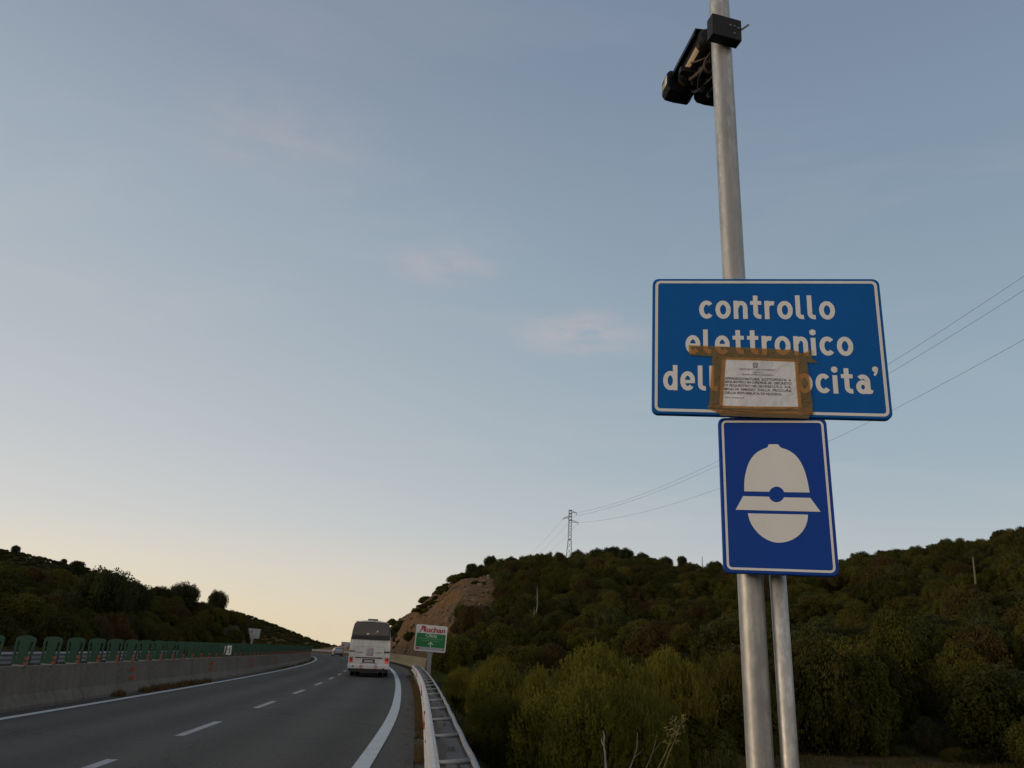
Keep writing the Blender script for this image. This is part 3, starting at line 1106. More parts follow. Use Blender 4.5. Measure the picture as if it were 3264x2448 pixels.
# ------------------------------------------------------------------ near white guard rail on its kerb
UB = 4.43
gr = thing('guardrail', 'white bridge guard rail with ladder-like rungs curving away along the right verge', 'guard rail', (0, 0, 0))
G0, G1 = 1.2, s_at_y(50.0)
bw = [(UB + 0.03, 0.435), (UB - 0.01, 0.445), (UB - 0.04, 0.475), (UB - 0.04, 0.525), (UB + 0.03, 0.575), (UB + 0.03, 0.615), (UB - 0.04, 0.665), (UB - 0.04, 0.715),
      (UB - 0.025, 0.745), (UB + 0.02, 0.76), (UB + 0.045, 0.757), (UB + 0.045, 0.735), (UB + 0.035, 0.735)]
bw2 = bw + [(u + 0.012, z - 0.002) for u, z in reversed(bw[:-2])]
ob = strip('beam', bw2, G0, G1, 0.75, M['rail_white'], gr, closed=True)
mb = MB()
ss = np.arange(G0, G1 + 0.3, 0.5)
mb.tube([road(s, UB + 0.345, 0.775 + 0.008 * math.sin(s * 2.86)) for s in ss], 0.027, 8)
mb.build('rear_tube', M['galv_dull'], gr, smooth=True)
s = s_at_y(6.95)
while s > G0 + 2.2:
    s -= 2.2
while s < G1:
    mb = MB()
    a, b = road(s, UB + 0.05, 0.745), road(s, UB + 0.345, 0.772)
    mb.tube([a, b], 0.024, 8)
    mb.build('rung', M['galv_dull'], gr, smooth=True)
    mb = MB()
    P = road(s, UB + 0.16)
    rz = Matrix.Rotation(heading(s), 3, 'Z')
    mb.box((P.x, P.y, 0.43), (0.09, 0.10, 0.62), rot=rz)
    mb.build('post', M['galv_dull'], gr)
    P = road(s, UB + 0.33, 0.143)
    mb = MB()
    mb.box(P, (0.34, 0.30, 0.02), rot=rz)
    bp0 = mb.build('base_plate', M['kerb_concrete'], gr)
    mb = MB()
    for du in (-0.11, 0.06, 0.13):
        for dv in (-0.10, 0.10):
            q = rz @ Vector((du, dv, 0.008))
            mb.tube([P + q, P + q + Vector((0, 0, 0.035))], 0.017, 6)
    mb.build('anchor_bolts', M['bolt'], bp0)
    # pair of bolt heads on the white face
    for dz in (0.50, 0.69):
        mb = MB()
        P = road(s + 0.04, UB - 0.042, dz)
        mb.box(P, (0.012, 0.06, 0.024), rot=rz)
        mb.build('bolt', M['bolt'], gr)
    s += 2.2
# red triangles in the groove of the beam
for px, py in ((1364.5, 2234), (1350.5, 2167.5), (1331, 2139), (1312.5, 2121)):
    d = pixray(px, py)
    for t in np.arange(6, 70, 0.05):
        P = Vector((0, 0, EYE)) + d * t
        S, U = to_su(np.array([[P.x, P.y]]))
        if P.z < 0.60 or U[0] > UB:
            break
    s = float(S[0])
    mb = MB()
    a = road(s, UB - 0.050, 0.53)
    h = heading(s)
    T_ = Vector((-math.sin(h), math.cos(h), 0))
    N_ = Vector((math.cos(h), math.sin(h), 0))
    L = 0.28
    pts = [a - T_ * L, a + T_ * L, a + Vector((0, 0, 0.235))]
    off = N_ * 0.02 + T_ * 0.0
    mb.faces(pts + [p + off for p in pts], [(0, 1, 2), (5, 4, 3), (0, 3, 4, 1), (1, 4, 5, 2), (2, 5, 3, 0)])
    mb.build('triangle_reflector', M['red_refl'], gr)
kb = strip('kerb', [(UB + 0.10, -0.2), (UB + 0.10, 0.12), (UB + 0.12, 0.135), (UB + 0.60, 0.135), (UB + 0.63, 0.11), (UB + 0.63, -0.5)], -3, G1 + 1.5, 1.0, M['kerb_concrete'], closed=True)
kind(kb, 'structure')
# ------------------------------------------------------------------ sign posts and the two blue signs
def local_frame(C, yaw, pit, rol):
    return Matrix.Translation(C) @ Matrix.Rotation(R(yaw), 4, 'Z') @ Matrix.Rotation(R(pit), 4, 'X') @ Matrix.Rotation(R(rol), 4, 'Y')


def rrect(w, h, r, n=5):
    pts = []
    for cx, cz, a0 in ((w / 2 - r, h / 2 - r, 0), (-w / 2 + r, h / 2 - r, 90), (-w / 2 + r, -h / 2 + r, 180), (w / 2 - r, -h / 2 + r, 270)):
        for k in range(n + 1):
            a = R(a0 + 90 * k / n)
            pts.append((cx + r * math.cos(a), cz + r * math.sin(a)))
    return pts


def ring(mb, outer, inner, y, m=None):
    n = len(outer)
    pts = [(a, y, b) for a, b in outer] + [(a, y, b) for a, b in inner]
    mb.faces(pts, [(i, (i + 1) % n, n + (i + 1) % n, n + i) for i in range(n)], m)


def plate_mesh(w, h, r, front, lip, back, depth=0.024):
    """folded sheet: front film, rounded lip, open grey back"""
    mb = MB()
    o_ = rrect(w, h, r)
    f_ = rrect(w - 0.006, h - 0.006, r - 0.003)
    i_ = rrect(w - 0.005, h - 0.005, r - 0.0025)
    n = len(o_)
    mb.poly([(a, 0, b) for a, b in f_], front)
    ring(mb, o_, f_, 0.0, lip)
    for k in range(n):
        pass
    # chamfered outer edge, then the folded rim, then the recessed back
    rows = [[(a, 0.0, b) for a, b in f_], [(a, 0.003, b) for a, b in o_], [(a, depth, b) for a, b in o_], [(a, depth, b) for a, b in i_], [(a, 0.002, b) for a, b in i_]]
    mb.f.pop() if False else None
    return mb, rows


def make_plate(name, w, h, r, front, lip, parent):
    mb = MB()
    o_, f_, i_ = rrect(w, h, r), rrect(w - 0.006, h - 0.006, r - 0.003), rrect(w - 0.005, h - 0.005, r - 0.0025)
    mb.poly([(a, 0, b) for a, b in f_], front)
    rows = [[(a, 0.0, b) for a, b in f_], [(a, 0.003, b) for a, b in o_], [(a, 0.024, b) for a, b in o_], [(a, 0.024, b) for a, b in i_], [(a, 0.002, b) for a, b in i_]]
    n = len(o_)
    for k in range(4):
        mb.faces(rows[k] + rows[k + 1], [(i, (i + 1) % n, n + (i + 1) % n, n + i) for i in range(n)], lip if k < 3 else M['sign_back'])
    mb.poly(rows[4], M['sign_back'])
    return mb.build(name, None, parent)


# --- lettering with even strokes
def arc(cx, cz, rx, rz, a0, a1, n=18):
    return [(cx + rx * math.cos(R(a0 + (a1 - a0) * k / n)), cz + rz * math.sin(R(a0 + (a1 - a0) * k / n))) for k in range(n + 1)]


def stroke(mb, pts, w, y, m=None):
    L, Rr = [], []
    for i, p in enumerate(pts):
        a, b = pts[max(i - 1, 0)], pts[min(i + 1, len(pts) - 1)]
        tx, tz = b[0] - a[0], b[1] - a[1]
        q = math.hypot(tx, tz) or 1
        nx, nz = -tz / q * w / 2, tx / q * w / 2
        L.append((p[0] + nx, y, p[1] + nz))
        Rr.append((p[0] - nx, y, p[1] - nz))
    n = len(pts)
    mb.faces(L + Rr, [(i, i + 1, n + i + 1, n + i) for i in range(n - 1)], m)


XH, AS, SW = 0.082, 0.1075, 0.0188
LW = dict(c=.0555, o=.0625, n=.0565, t=.046, r=.039, l=.035, e=.060, i=.0215, d=.0585, a=.056, v=.060)
LW["'"] = .022
LW[' '] = .030


def letter(mb, ch, x, y, dy):
    w, h = LW[ch], SW / 2
    rx, rz, cx, cz = w / 2 - h, XH / 2 - h, x + w / 2, XH / 2
    S = lambda pts, k=0, ww=SW: stroke(mb, pts, ww, y - k * dy)
    if ch == 'o':
        S(arc(cx, cz, rx, rz, 0, 360, 32))
    elif ch == 'c':
        S(arc(cx + .003, cz, rx + .003, rz, 42, 318, 26))
    elif ch == 'e':
        S(arc(cx, cz, rx, rz, 0, 318, 28))
        S([(x + h, cz - .003), (x + w - .001, cz - .003)], 1, SW * .72)
    elif ch == 'n':
        S([(x + h, 0), (x + h, XH)])
        S([(x + h, XH - .030)] + arc(x + w / 2 + .002, XH - .031, w / 2 - h - .002, .0205, 170, 0, 12) + [(x + w - h, 0)], 1)
    elif ch == 'r':
        S([(x + h, 0), (x + h, XH)])
        S([(x + h, XH - .036)] + arc(x + h + .020, XH - .034, .020, .0235, 175, 75, 9) + [(x + w, XH - .0125)], 1)
    elif ch in 'lt':
        q = x + (.012 if ch == 't' else .0)
        top = AS if ch == 'l' else AS * .985
        S([(q + h, top), (q + h, .024)] + arc(q + h + .0165, .026, .0165, .0155, 180, 275, 8)[1:] + [(q + h + .022, .0107)])
        if ch == 't':
            S([(x, XH - .0095), (x + w - .001, XH - .0095)], 1, SW * .9)
    elif ch == 'i':
        S([(x + h, 0), (x + h, XH - .006)])
        S(arc(x + h, AS - .008, .0066, .0066, 0, 360, 14), 0, .0132)
    elif ch == 'd':
        S(arc(cx, cz, rx, rz, 0, 360, 30))
        S([(x + w - h, 0), (x + w - h, AS)], 1)
    elif ch == 'a':
        S(arc(x + w / 2 - .004, .0285, w / 2 - h - .002, .0285 - h, 0, 360, 24))
        S([(x + w - h - .003, .001), (x + w - h - .003, XH - .028)] + arc(x + w / 2 - .002, XH - .030, w / 2 - h - .001, .0195, 0, 140, 10), 1)
        S([(x + w - h - .003, .016), (x + w + .004, .008)], 2, SW * .75)
    elif ch == 'v':
        S([(x + .01, XH), (cx, 0.004)])
        S([(x + w - .01, XH), (cx, 0.004)], 1)
    elif ch == "'":
        S(arc(x + .009, AS - .004, .006, .006, 0, 360, 12), 0, .012)
        S([(x + .013, AS - .004), (x + .0125, AS - .016), (x + .004, AS - .030)], 1, .010)
    return x + w


def word_line(text, x0, x1, zb, parent):
    gap = .0115
    tot = sum(LW[c] for c in text) + gap * (len(text) - 1)
    mb = MB()
    x = 0
    for c in text:
        x = letter(mb, c, x, 0, 0.00012) + gap
    k = (x1 - x0) / tot
    mb.v = [(x0 + a * k, -0.0011 + b, zb + c) for a, b, c in mb.v]
    return mb.build('lettering', M['sign_white'], parent)


def font_text(body, parent, x0, z0, h, m, width=None, y=-0.001, rot=0.0, name='print', bold=0.0, sx=1.0):
    """flat print with the built-in face: left edge x0, baseline z0, capital height h"""
    cu = bpy.data.curves.new('print', 'FONT')
    cu.body = body
    cu.size = 1.0
    cu.offset = bold
    ob = bpy.data.objects.new('print', cu)
    COL.objects.link(ob)
    dg = bpy.context.evaluated_depsgraph_get()
    me = bpy.data.meshes.new_from_object(ob.evaluated_get(dg))
    bpy.data.objects.remove(ob)
    bpy.data.curves.remove(cu)
    n = len(me.vertices)
    co = np.empty(n * 3, np.float32)
    me.vertices.foreach_get('co', co)
    co = co.reshape(-1, 3)
    if n == 0:
        return None
    s = h / 0.69
    co[:, 0] -= co[:, 0].min()
    kx = (width / co[:, 0].max()) if width else s * sx
    X, Z = co[:, 0] * kx, co[:, 1] * s
    c_, s_ = math.cos(rot), math.sin(rot)
    out = np.stack([x0 + X * c_ - Z * s_, np.full(n, y), z0 + X * s_ + Z * c_], 1)
    me.vertices.foreach_set('co', out.astype(np.float32).ravel())
    me.materials.clear()
    me.materials.append(m)
    me.update()
    return link(name, me, parent)


# posts
pt = thing('sign_post', 'tall thick galvanised steel post carrying the blue signs and the camera', 'post', (0.918, 3.035, -0.1))
mb = MB()
mb.tube([(0, 0, -0.5), (0.004, 0, 1.4), (0.023, -0.006, 4.800)], 0.0475, 40, M['galv'], cap=False)  # open tube
mb.tube([(0.023, -0.006, 4.800), (0.023, -0.006, 4.812)], [0.0475, 0.044], 40, M['galv'])
mb.build('tube', None, pt, smooth=False)
for p in pt.children[0].data.polygons:
    p.use_smooth = abs(p.normal.z) < 0.5
pt2 = thing('sign_post', 'shorter thin galvanised post to the right of the thick one, ending behind the blue signs', 'post', (1.012, 3.015, -0.1))
mb = MB()
mb.tube([(0, 0, -0.5), (0.016, 0, 3.05)], 0.0305, 32, M['galv'])
mb.build('tube', None, pt2)
for p in pt2.children[0].data.polygons:
    p.use_smooth = abs(p.normal.z) < 0.5

# big sign
Kd = 1.047
CB = Vector((0.9665 * Kd, 2.7841 * Kd, EYE + (2.7984 - EYE) * Kd))
bs = thing('speed_control_sign', 'large blue rectangular sign with white words about electronic speed control, notice taped on', 'road sign', matrix=local_frame(CB, -8.04, -1.22, 1.66))
make_plate('panel', 0.902, 0.598, 0.026, M['sign_blue'], M['sign_blue'], bs)
mb = MB()
ring(mb, rrect(0.880, 0.576, 0.022), rrect(0.857, 0.553, 0.012), -0.0011)
mb.build('border', M['sign_white'], bs)
word_line('controllo', -0.262, 0.271, 0.115, bs)
word_line('elettronico', -0.318, 0.329, -0.0410, bs)
wl_ = sum(LW[c] for c in "della velocita'") + 0.0115 * 14
k_ = (0.415 + 0.407) / wl_
w1_ = (sum(LW[c] for c in 'della') + 0.0115 * 4) * k_
w2_ = (sum(LW[c] for c in "velocita'") + 0.0115 * 8) * k_
word_line('della', -0.407, -0.407 + w1_, -0.199, bs)
word_line("velocita'", 0.415 - w2_, 0.415, -0.199, bs)
for z in (0.18, -0.19):
    mb = MB()
    mb.box((-0.01, 0.034, z), (0.82, 0.018, 0.04))
    mb.build('back_rail', M['galv_dull'], bs)
    mb = MB()
    mb.tube([(-0.075 + 0.056 * math.cos(a), 0.092 + 0.052 * math.sin(a), z) for a in np.linspace(0, 2 * math.pi, 17)], 0.008, 6)
    mb.build('clamp', M['galv_dull'], bs)

# lower sign: the helmet pictogram surveyed from the photograph's corner points
CL = Vector((0.9622 * Kd, 2.7879 * Kd, EYE + (2.228 - EYE) * Kd))
hs = thing('helmet_sign', 'smaller upright blue sign with a white police helmet pictogram, under the large one', 'road sign', matrix=local_frame(CL, -10.44, -1.47, 0.88))
W2, H2 = 0.4033, 0.598
make_plate('panel', W2, H2, 0.024, M['sign_blue2'], M['sign_blue2'], hs)
mb = MB()
ring(mb, rrect(W2 - 0.024, H2 - 0.024, 0.019), rrect(W2 - 0.041, H2 - 0.041, 0.011), -0.0011)
mb.build('border', M['sign_white'], hs)


def homography(src, dst):
    A = []
    for (x, y), (u, v) in zip(src, dst):
        A += [[x, y, 1, 0, 0, 0, -u * x, -u * y, -u], [0, 0, 0, x, y, 1, -v * x, -v * y, -v]]
    return np.linalg.svd(np.array(A, float))[2][-1].reshape(3, 3)


Hh = homography([(243, 88), (1199, 86), (1318, 1492), (297, 1450)], [(-W2 / 2, H2 / 2), (W2 / 2, H2 / 2), (W2 / 2, -H2 / 2), (-W2 / 2, -H2 / 2)])


def hmap(p):
    q = Hh @ np.array([p[0], p[1], 1.0])
    return (q[0] / q[2], q[1] / q[2])


def sarc(cx, cy, r, a0, a1, n=14):
    return [(cx + r * math.cos(R(a0 + (a1 - a0) * k / n)), cy - r * math.sin(R(a0 + (a1 - a0) * k / n))) for k in range(n + 1)]


def smooth_poly(pts, it=2):
    for _ in range(it):
        q = [pts[0]]
        for a, b in zip(pts[:-1], pts[1:]):
            q += [(a[0] * .75 + b[0] * .25, a[1] * .75 + b[1] * .25), (a[0] * .25 + b[0] * .75, a[1] * .25 + b[1] * .75)]
        pts = q + [pts[-1]]
    return pts


dome = smooth_poly([(475, 738), (475, 640), (490, 560), (515, 480), (560, 415), (615, 375), (678, 350)]) + [(690, 323), (772, 323)] + smooth_poly([(795, 352), (860, 372), (920, 412), (965, 465), (1005, 545), (1030, 635), (1052, 750)]) + sarc(760, 766, 69, 17, 160)
brim = [(465, 780)] + sarc(760, 766, 69, 197, 338) + [(1058, 797), (1148, 920), (400, 900)]
face = [(508, 932), (1037, 945)] + smooth_poly([(1036, 960), (1030, 1010), (1000, 1080), (950, 1135), (880, 1175), (800, 1193), (720, 1185), (640, 1145), (575, 1085), (530, 1015), (510, 950)])
mb = MB()
for sh in (dome, brim, face):
    mb.poly([(hmap(p)[0], -0.0011, hmap(p)[1]) for p in sh])
e = mb.build('helmet_pictogram', M['sign_white'], hs)
bm = bmesh.new()
bm.from_mesh(e.data)
bmesh.ops.triangulate(bm, faces=bm.faces)
bm.to_mesh(e.data)
bm.free()
for z in (0.17, -0.19):
    mb = MB()
    mb.box((0, 0.034, z), (0.36, 0.018, 0.04))
    mb.build('back_rail', M['galv_dull'], hs)

# seizure notice taped over the big sign (its own frame is the sign's)
no = thing('taped_notice', 'white printed seizure notice stuck on the blue sign with brown packing tape', 'notice', matrix=local_frame(CB, -8.04, -1.22, 1.66))


def nl(x, y):
    """notice survey coordinates to sign-plane metres"""
    return (-0.162 + (x - 585) * 0.000272, -0.064 - (y - 380) * 0.000286)


def sheet(name, px, y, m, wav=0.0):
    q = [nl(*p) for p in px]
    mb = MB()
    if len(q) == 4:
        N = 12
        pts = []
        for i in range(N + 1):
            for j in range(N + 1):
                u, v = i / N, j / N
                a = [(q[0][k] * (1 - u) + q[1][k] * u) * (1 - v) + (q[3][k] * (1 - u) + q[2][k] * u) * v for k in (0, 1)]
                pts.append((a[0], y - wav * (math.sin(u * 9 + v * 3) * math.sin(v * 7)) ** 2, a[1]))
        mb.faces(pts, [(i * (N + 1) + j, (i + 1) * (N + 1) + j, (i + 1) * (N + 1) + j + 1, i * (N + 1) + j + 1) for i in range(N) for j in range(N)])
        return mb.build(name, m, no, smooth=True)
    mb.poly([(a, y, b) for a, b in q])
    o = mb.build(name, m, no)
    bm = bmesh.new()
    bm.from_mesh(o.data)
    bmesh.ops.triangulate(bm, faces=bm.faces)
    bm.to_mesh(o.data)
    bm.free()
    return o


sheet('paper', [(535, 345), (1600, 362), (1622, 1090), (478, 1098)], -0.0028, M['paper'], 0.0004)
sheet('tape', [(55, 172), (700, 192), (1500, 222), (1600, 250), (1720, 300), (1890, 415), (1690, 408), (1450, 398), (1100, 390), (570, 384), (430, 345), (62, 322)], -0.0050, M['tape'])
sheet('tape', [(1640, 285), (1815, 222), (1792, 270), (1808, 345), (1700, 330)], -0.0056, M['tape'])
sheet('tape', [(400, 320), (590, 335), (524, 1095), (330, 1092)], -0.0044, M['tape'], 0.0006)
sheet('tape', [(1555, 355), (1735, 420), (1772, 1170), (1572, 1160)], -0.0047, M['tape'], 0.0006)
sheet('tape', [(300, 1105), (340, 1062), (900, 1068), (1575, 1056), (1760, 1090), (1768, 1168), (1300, 1172), (800, 1160), (460, 1166)], -0.0052, M['tape'])
sheet('tape', [(430, 1150), (1000, 1150), (1712, 1172), (1704, 1222), (1100, 1222), (500, 1214)], -0.0060, M['tape'])
# dark creases in the tape
for pts in ([(330, 1100), (560, 1125), (800, 1150), (1180, 1165), (1560, 1160)], [(1540, 232), (1620, 258), (1735, 285)], [(500, 1150), (900, 1135), (1300, 1128), (1500, 1075)]):
    mb = MB()
    stroke(mb, [nl(*p) for p in smooth_poly(pts, 1)], 0.0016, -0.0064)
    mb.build('crease', mat('tape_crease', (0.10, 0.055, 0.02), 0.6), no)


def nprint(body, x, y, capx, w=None, bold=0.0, m='ink'):
    a = nl(x, y)
    return font_text(body, no, a[0], a[1], capx * 0.000286, M[m], width=w * 0.000272 if w else None, y=-0.0036, rot=-0.012, bold=bold)


nprint('SEZIONE POLIZIA STRADALE', 780, 535, 24, 495, 0.008, 'ink_grey')
nprint('NUORO', 965, 577, 22, 120, 0.008, 'ink_grey')
nprint('Squadra di Polizia Giudiziaria', 808, 610, 24, 440, 0.008, 'ink_grey')
for y, tx in ((680, 'APPARECCHIATURA  SOTTOPOSTA  A'), (730, 'SEQUESTRO IN ORDINE AL DECRETO'), (782, 'DI SEQUESTRO NR./2610/2012 R.G. N.R.'), (836, 'MOD.44  EMESSO  DALLA  PROCURA')):
    nprint(tx, 562 + (y - 680) * -0.02, y, 34, 935, 0.010)
nprint('DELLA REPUBBLICA DI NUORO.', 560, 890, 34, 795, 0.010)
nprint('Nuoro, 12 Ottobre 2012', 566, 953, 20, 262, 0.01, 'ink_grey')
mb = MB()
ec = nl(1005, 455)
stroke(mb, arc(ec[0], ec[1], 0.0085, 0.0085, 0, 360, 24), 0.0032, -0.0036)
st = [(ec[0] + (0.0062 if k % 2 == 0 else 0.0026) * math.sin(k * math.pi / 5), -0.0037, ec[1] + (0.0062 if k % 2 == 0 else 0.0026) * math.cos(k * math.pi / 5)) for k in range(10)]
for k in range(10):
    mb.poly([(ec[0], -0.0037, ec[1]), st[k], st[(k + 1) % 10]])
stroke(mb, [(ec[0] - 0.010, ec[1] - 0.0095), (ec[0], ec[1] - 0.0112), (ec[0] + 0.010, ec[1] - 0.0095)], 0.003, -0.0038)
mb.build('emblem', M['ink_grey'], no)

# ------------------------------------------------------------------ speed camera at the top of the post
PT = Vector((0.940, 3.029, 4.50))
sc = thing('speed_camera', 'black speed camera unit with flash lamps and cables hanging on the tall post', 'camera', PT, R(9))
Ry = lambda a: Matrix.Rotation(R(a), 3, 'Y')
Rz = lambda a: Matrix.Rotation(R(a), 3, 'Z')
mb = MB()
mb.box((0, 0, 0), (0.150, 0.055, 0.120))
CBL = (-0.018, -0.075, -0.045)
cb = mb.build('clamp_box', M['black_box'], sc, bevel=0.004, loc=CBL)
cb.rotation_euler = (0, R(2), R(5))
mb = MB()
for x, z in ((0.055, 0.012), (0.075, 0.006), (0.035, 0.012), (0.055, -0.03)):
    mb.tube([(x - 0.02, -0.027, z), (x - 0.02, -0.034, z)], 0.0045, 8)
mb.build('screw', M['galv_dull'], sc, loc=CBL).rotation_euler = (0, R(2), R(5))
mb = MB()
mb.tube([(0.072, -0.02, 0.005), (0.092, -0.035, 0.018), (0.105, -0.04, 0.03)], 0.005, 6)
mb.build('wing_screw', M['galv_dull'], sc, loc=CBL).rotation_euler = (0, 0, R(5))
# camera housing: sun shield over a tubular body, pointing along the road
HX = -0.072          # lateral place of the camera housing
HH = HX + 0.032
mb = MB()
mb.prism([(HH - 0.085, 0.006), (HH - 0.07, 0.060), (HH + 0.06, 0.064), (HH + 0.075, 0.01), (HH + 0.068, 0.01), (HH + 0.055, 0.057), (HH - 0.065, 0.053), (HH - 0.078, 0.006)], 0.04, 0.40)
mb.build('sun_shield', M['black_metal'], sc)
mb = MB()
mb.tube([(HH - 0.005, 0.015, 0.0), (HH - 0.005, 0.03, 0.0), (HH - 0.005, 0.30, 0.0)], [0.045, 0.058, 0.058], 24)
mb.build('housing', M['black_metal'], sc, smooth=False, loc=(0, 0.0, 0.0))
mb = MB()
mb.tube([(HH - 0.005, 0.252, 0.0), (HH - 0.005, 0.27, 0.0)], 0.066, 24)
mb.tube([(HH - 0.005, 0.272, 0.0), (HH - 0.005, 0.33, 0.0)], 0.045, 24, M['lens_and_sheen'])
mb.slot(M['black_metal'])
mb.mi = [mb.slot(M['black_metal']) if i < 26 else 0 for i in range(len(mb.mi))]
mb.build('lens_barrel', None, sc, loc=(0, 0.0, 0.0))
# sticker wrapped on the lower left of the housing
mb = MB()
n = 6
an = [R(205 + 26 * k / n) for k in range(n + 1)]
pts = [(HH - 0.005 + 0.0595 * math.cos(a), y, 0.0595 * math.sin(a)) for y in (0.07, 0.22) for a in an]
mb.faces(pts, [(k, k + 1, n + 2 + k, n + 1 + k) for k in range(n)])
mb.build('sticker', M['sticker_tan'], sc, loc=(0, 0.0, 0.0))
mb = MB()
an = [R(207 + 18 * k / n) for k in range(n + 1)]
for y0_, y1_ in ((0.045, 0.068), (0.222, 0.25)):  # brownish sheen on the round housing, painted as thin patches
    pts = [(HH - 0.005 + 0.0590 * math.cos(a), y, 0.0590 * math.sin(a)) for y in (y0_, y1_) for a in an]
    mb.faces(pts, [(k, k + 1, n + 2 + k, n + 1 + k) for k in range(n)])
mb.build('housing_sheen', M['lens_and_sheen'], sc, loc=(0, 0.0, 0.0))


def lamp_head(x, y, z, w, d, h, fins):
    """flash lamp: rounded black box with a chamfered front and cooling fins on the rear"""
    mb = MB()
    prof = [(-w / 2, h * 0.35), (-w / 2 * 0.98, -h * 0.30), (-w / 2 * 0.80, -h * 0.46), (-w / 2 * 0.2, -h * 0.5), (w / 2 * 0.8, -h * 0.47), (w / 2 * 0.98, -h * 0.30), (w / 2, h * 0.35), (w / 2 * 0.8, h * 0.5), (-w / 2 * 0.8, h * 0.5)]
    mb.prism(prof, 0, d)
    o = mb.build('flash_lamp', M['black_metal'], sc, bevel=0.006, loc=(x, y, z))
    o.rotation_euler = (R(-4), R(4), 0)
    if fins:
        mb = MB()
        for k in range(7):
            xx = -w / 2 * 0.72 + w * 0.72 * k / 6
            mb.prism([(-0.045, -h * 0.42), (0.002, -h * 0.42), (0.002, h * 0.42), (-0.03 - 0.012 * (k % 2), h * 0.42)], xx - 0.003, xx + 0.003, axis='x')
        f = mb.build('cooling_fins', M['black_grey'], o)
    return o


l1 = lamp_head(HX + 0.004, 0.335, -0.012, 0.156, 0.085, 0.135, False)
mb = MB()
mb.faces([(-0.0800, 0.0, -0.028), (-0.0800, 0.035, -0.028), (-0.0800, 0.035, 0.03), (-0.0800, 0.0, 0.03)], [(0, 1, 2, 3)], M['sticker_white'])
mb.faces([(-0.0800, 0.037, -0.028), (-0.0800, 0.07, -0.028), (-0.0800, 0.07, 0.02), (-0.0800, 0.037, 0.02)], [(0, 1, 2, 3)], M['sticker_yellow'])
mb.build('sticker', None, l1)
l2 = lamp_head(HX + 0.162, 0.30, -0.02, 0.15, 0.085, 0.15, True)
mb = MB()
mb.faces([(-0.0765, 0.03, -0.03), (-0.0765, 0.06, -0.03), (-0.0765, 0.06, 0.02), (-0.0765, 0.03, 0.02)], [(0, 1, 2, 3)], M['sticker_yellow'])
mb.build('sticker', None, l2)
# brackets
mb = MB()
mb.box((HH + 0.060, 0.075, -0.01), (0.022, 0.13, 0.085))
mb.box((HH + 0.085, 0.12, 0.0), (0.04, 0.16, 0.09))
mb.build('side_bracket', M['black_grey'], sc, bevel=0.003)
mb = MB()
mb.box((0.0, 0.20, -0.06), (0.26, 0.03, 0.028))
mb.box((0.02, 0.10, -0.06), (0.03, 0.22, 0.028))
mb.box((0.06, 0.28, -0.06), (0.03, 0.17, 0.026))
mb.build('support_arm', M['black_box'], sc)
mb = MB()
mb.box((HX + 0.07, 0.12, -0.055), (0.05, 0.13, 0.05), rot=Rz(20))
mb.box((HX + 0.05, 0.24, -0.07), (0.06, 0.05, 0.03), rot=Rz(-15))
mb.build('cable_gland', M['black_grey'], sc, bevel=0.004)
for k, (pts, r_, m_) in enumerate([
    ([(HX + 0.09, 0.05, -0.04), (HX + 0.10, 0.12, -0.10), (HX + 0.06, 0.22, -0.13), (HX + 0.05, 0.30, -0.09), (HX + 0.06, 0.34, -0.05)], 0.007, 'cable'),
    ([(HX + 0.11, 0.06, -0.03), (HX + 0.13, 0.16, -0.11), (HX + 0.11, 0.26, -0.13), (HX + 0.16, 0.32, -0.08), (HX + 0.18, 0.33, -0.03)], 0.007, 'cable'),
    ([(-0.03, 0.05, -0.06), (-0.06, 0.07, -0.12), (-0.03, 0.09, -0.15), (0.0, 0.08, -0.11), (-0.03, 0.06, -0.08), (-0.07, 0.08, -0.09), (-0.10, 0.13, -0.07)], 0.006, 'cable_brown'),
    ([(-0.02, 0.13, -0.075), (-0.05, 0.19, -0.085), (-0.065, 0.23, -0.08)], 0.012, 'cable_brown'),
    ([(0.0, 0.05, -0.04), (-0.05, 0.14, -0.12), (-0.02, 0.24, -0.12), (0.02, 0.30, -0.06)], 0.005, 'cable'),
    ([(HX + 0.02, 0.20, -0.06), (HX + 0.09, 0.26, -0.11), (HX + 0.14, 0.24, -0.10), (HX + 0.15, 0.18, -0.07)], 0.005, 'cable')]):
    mb = MB()
    P_ = [Vector(p) for p in pts]
    fine = []
    for i in range(len(P_) - 1):
        p0, p1, p2, p3 = P_[max(i - 1, 0)], P_[i], P_[i + 1], P_[min(i + 2, len(P_) - 1)]
        for t in np.linspace(0, 1, 6)[:-1]:
            fine.append(0.5 * ((2 * p1) + (p2 - p0) * t + (2 * p0 - 5 * p1 + 4 * p2 - p3) * t * t + (3 * p1 - p0 - 3 * p2 + p3) * t ** 3))
    fine.append(P_[-1])
    mb.tube(fine, r_, 7)
    mb.build('cable', M[m_], sc, smooth=True)

# ------------------------------------------------------------------ coach
sb = s_at_y(49.6)
bus = thing('coach', 'white coach driving away in the right lane, seen from the rear', 'bus', road(sb, 1.84), heading(sb))
bus.scale = (0.965, 1, 1.015)


def ring_profile(side=0.0):
    h = [(1.16, 0.42), (1.235, 0.50), (1.25, 0.80), (1.25, 1.75), (1.225, 2.15), (1.165, 2.60), (1.09, 2.95), (1.02, 3.07), (0.88, 3.135), (0.5, 3.185), (0.0, 3.205)]
    return [(x, z) for x, z in h] + [(-x, z) for x, z in reversed(h[:-1])]


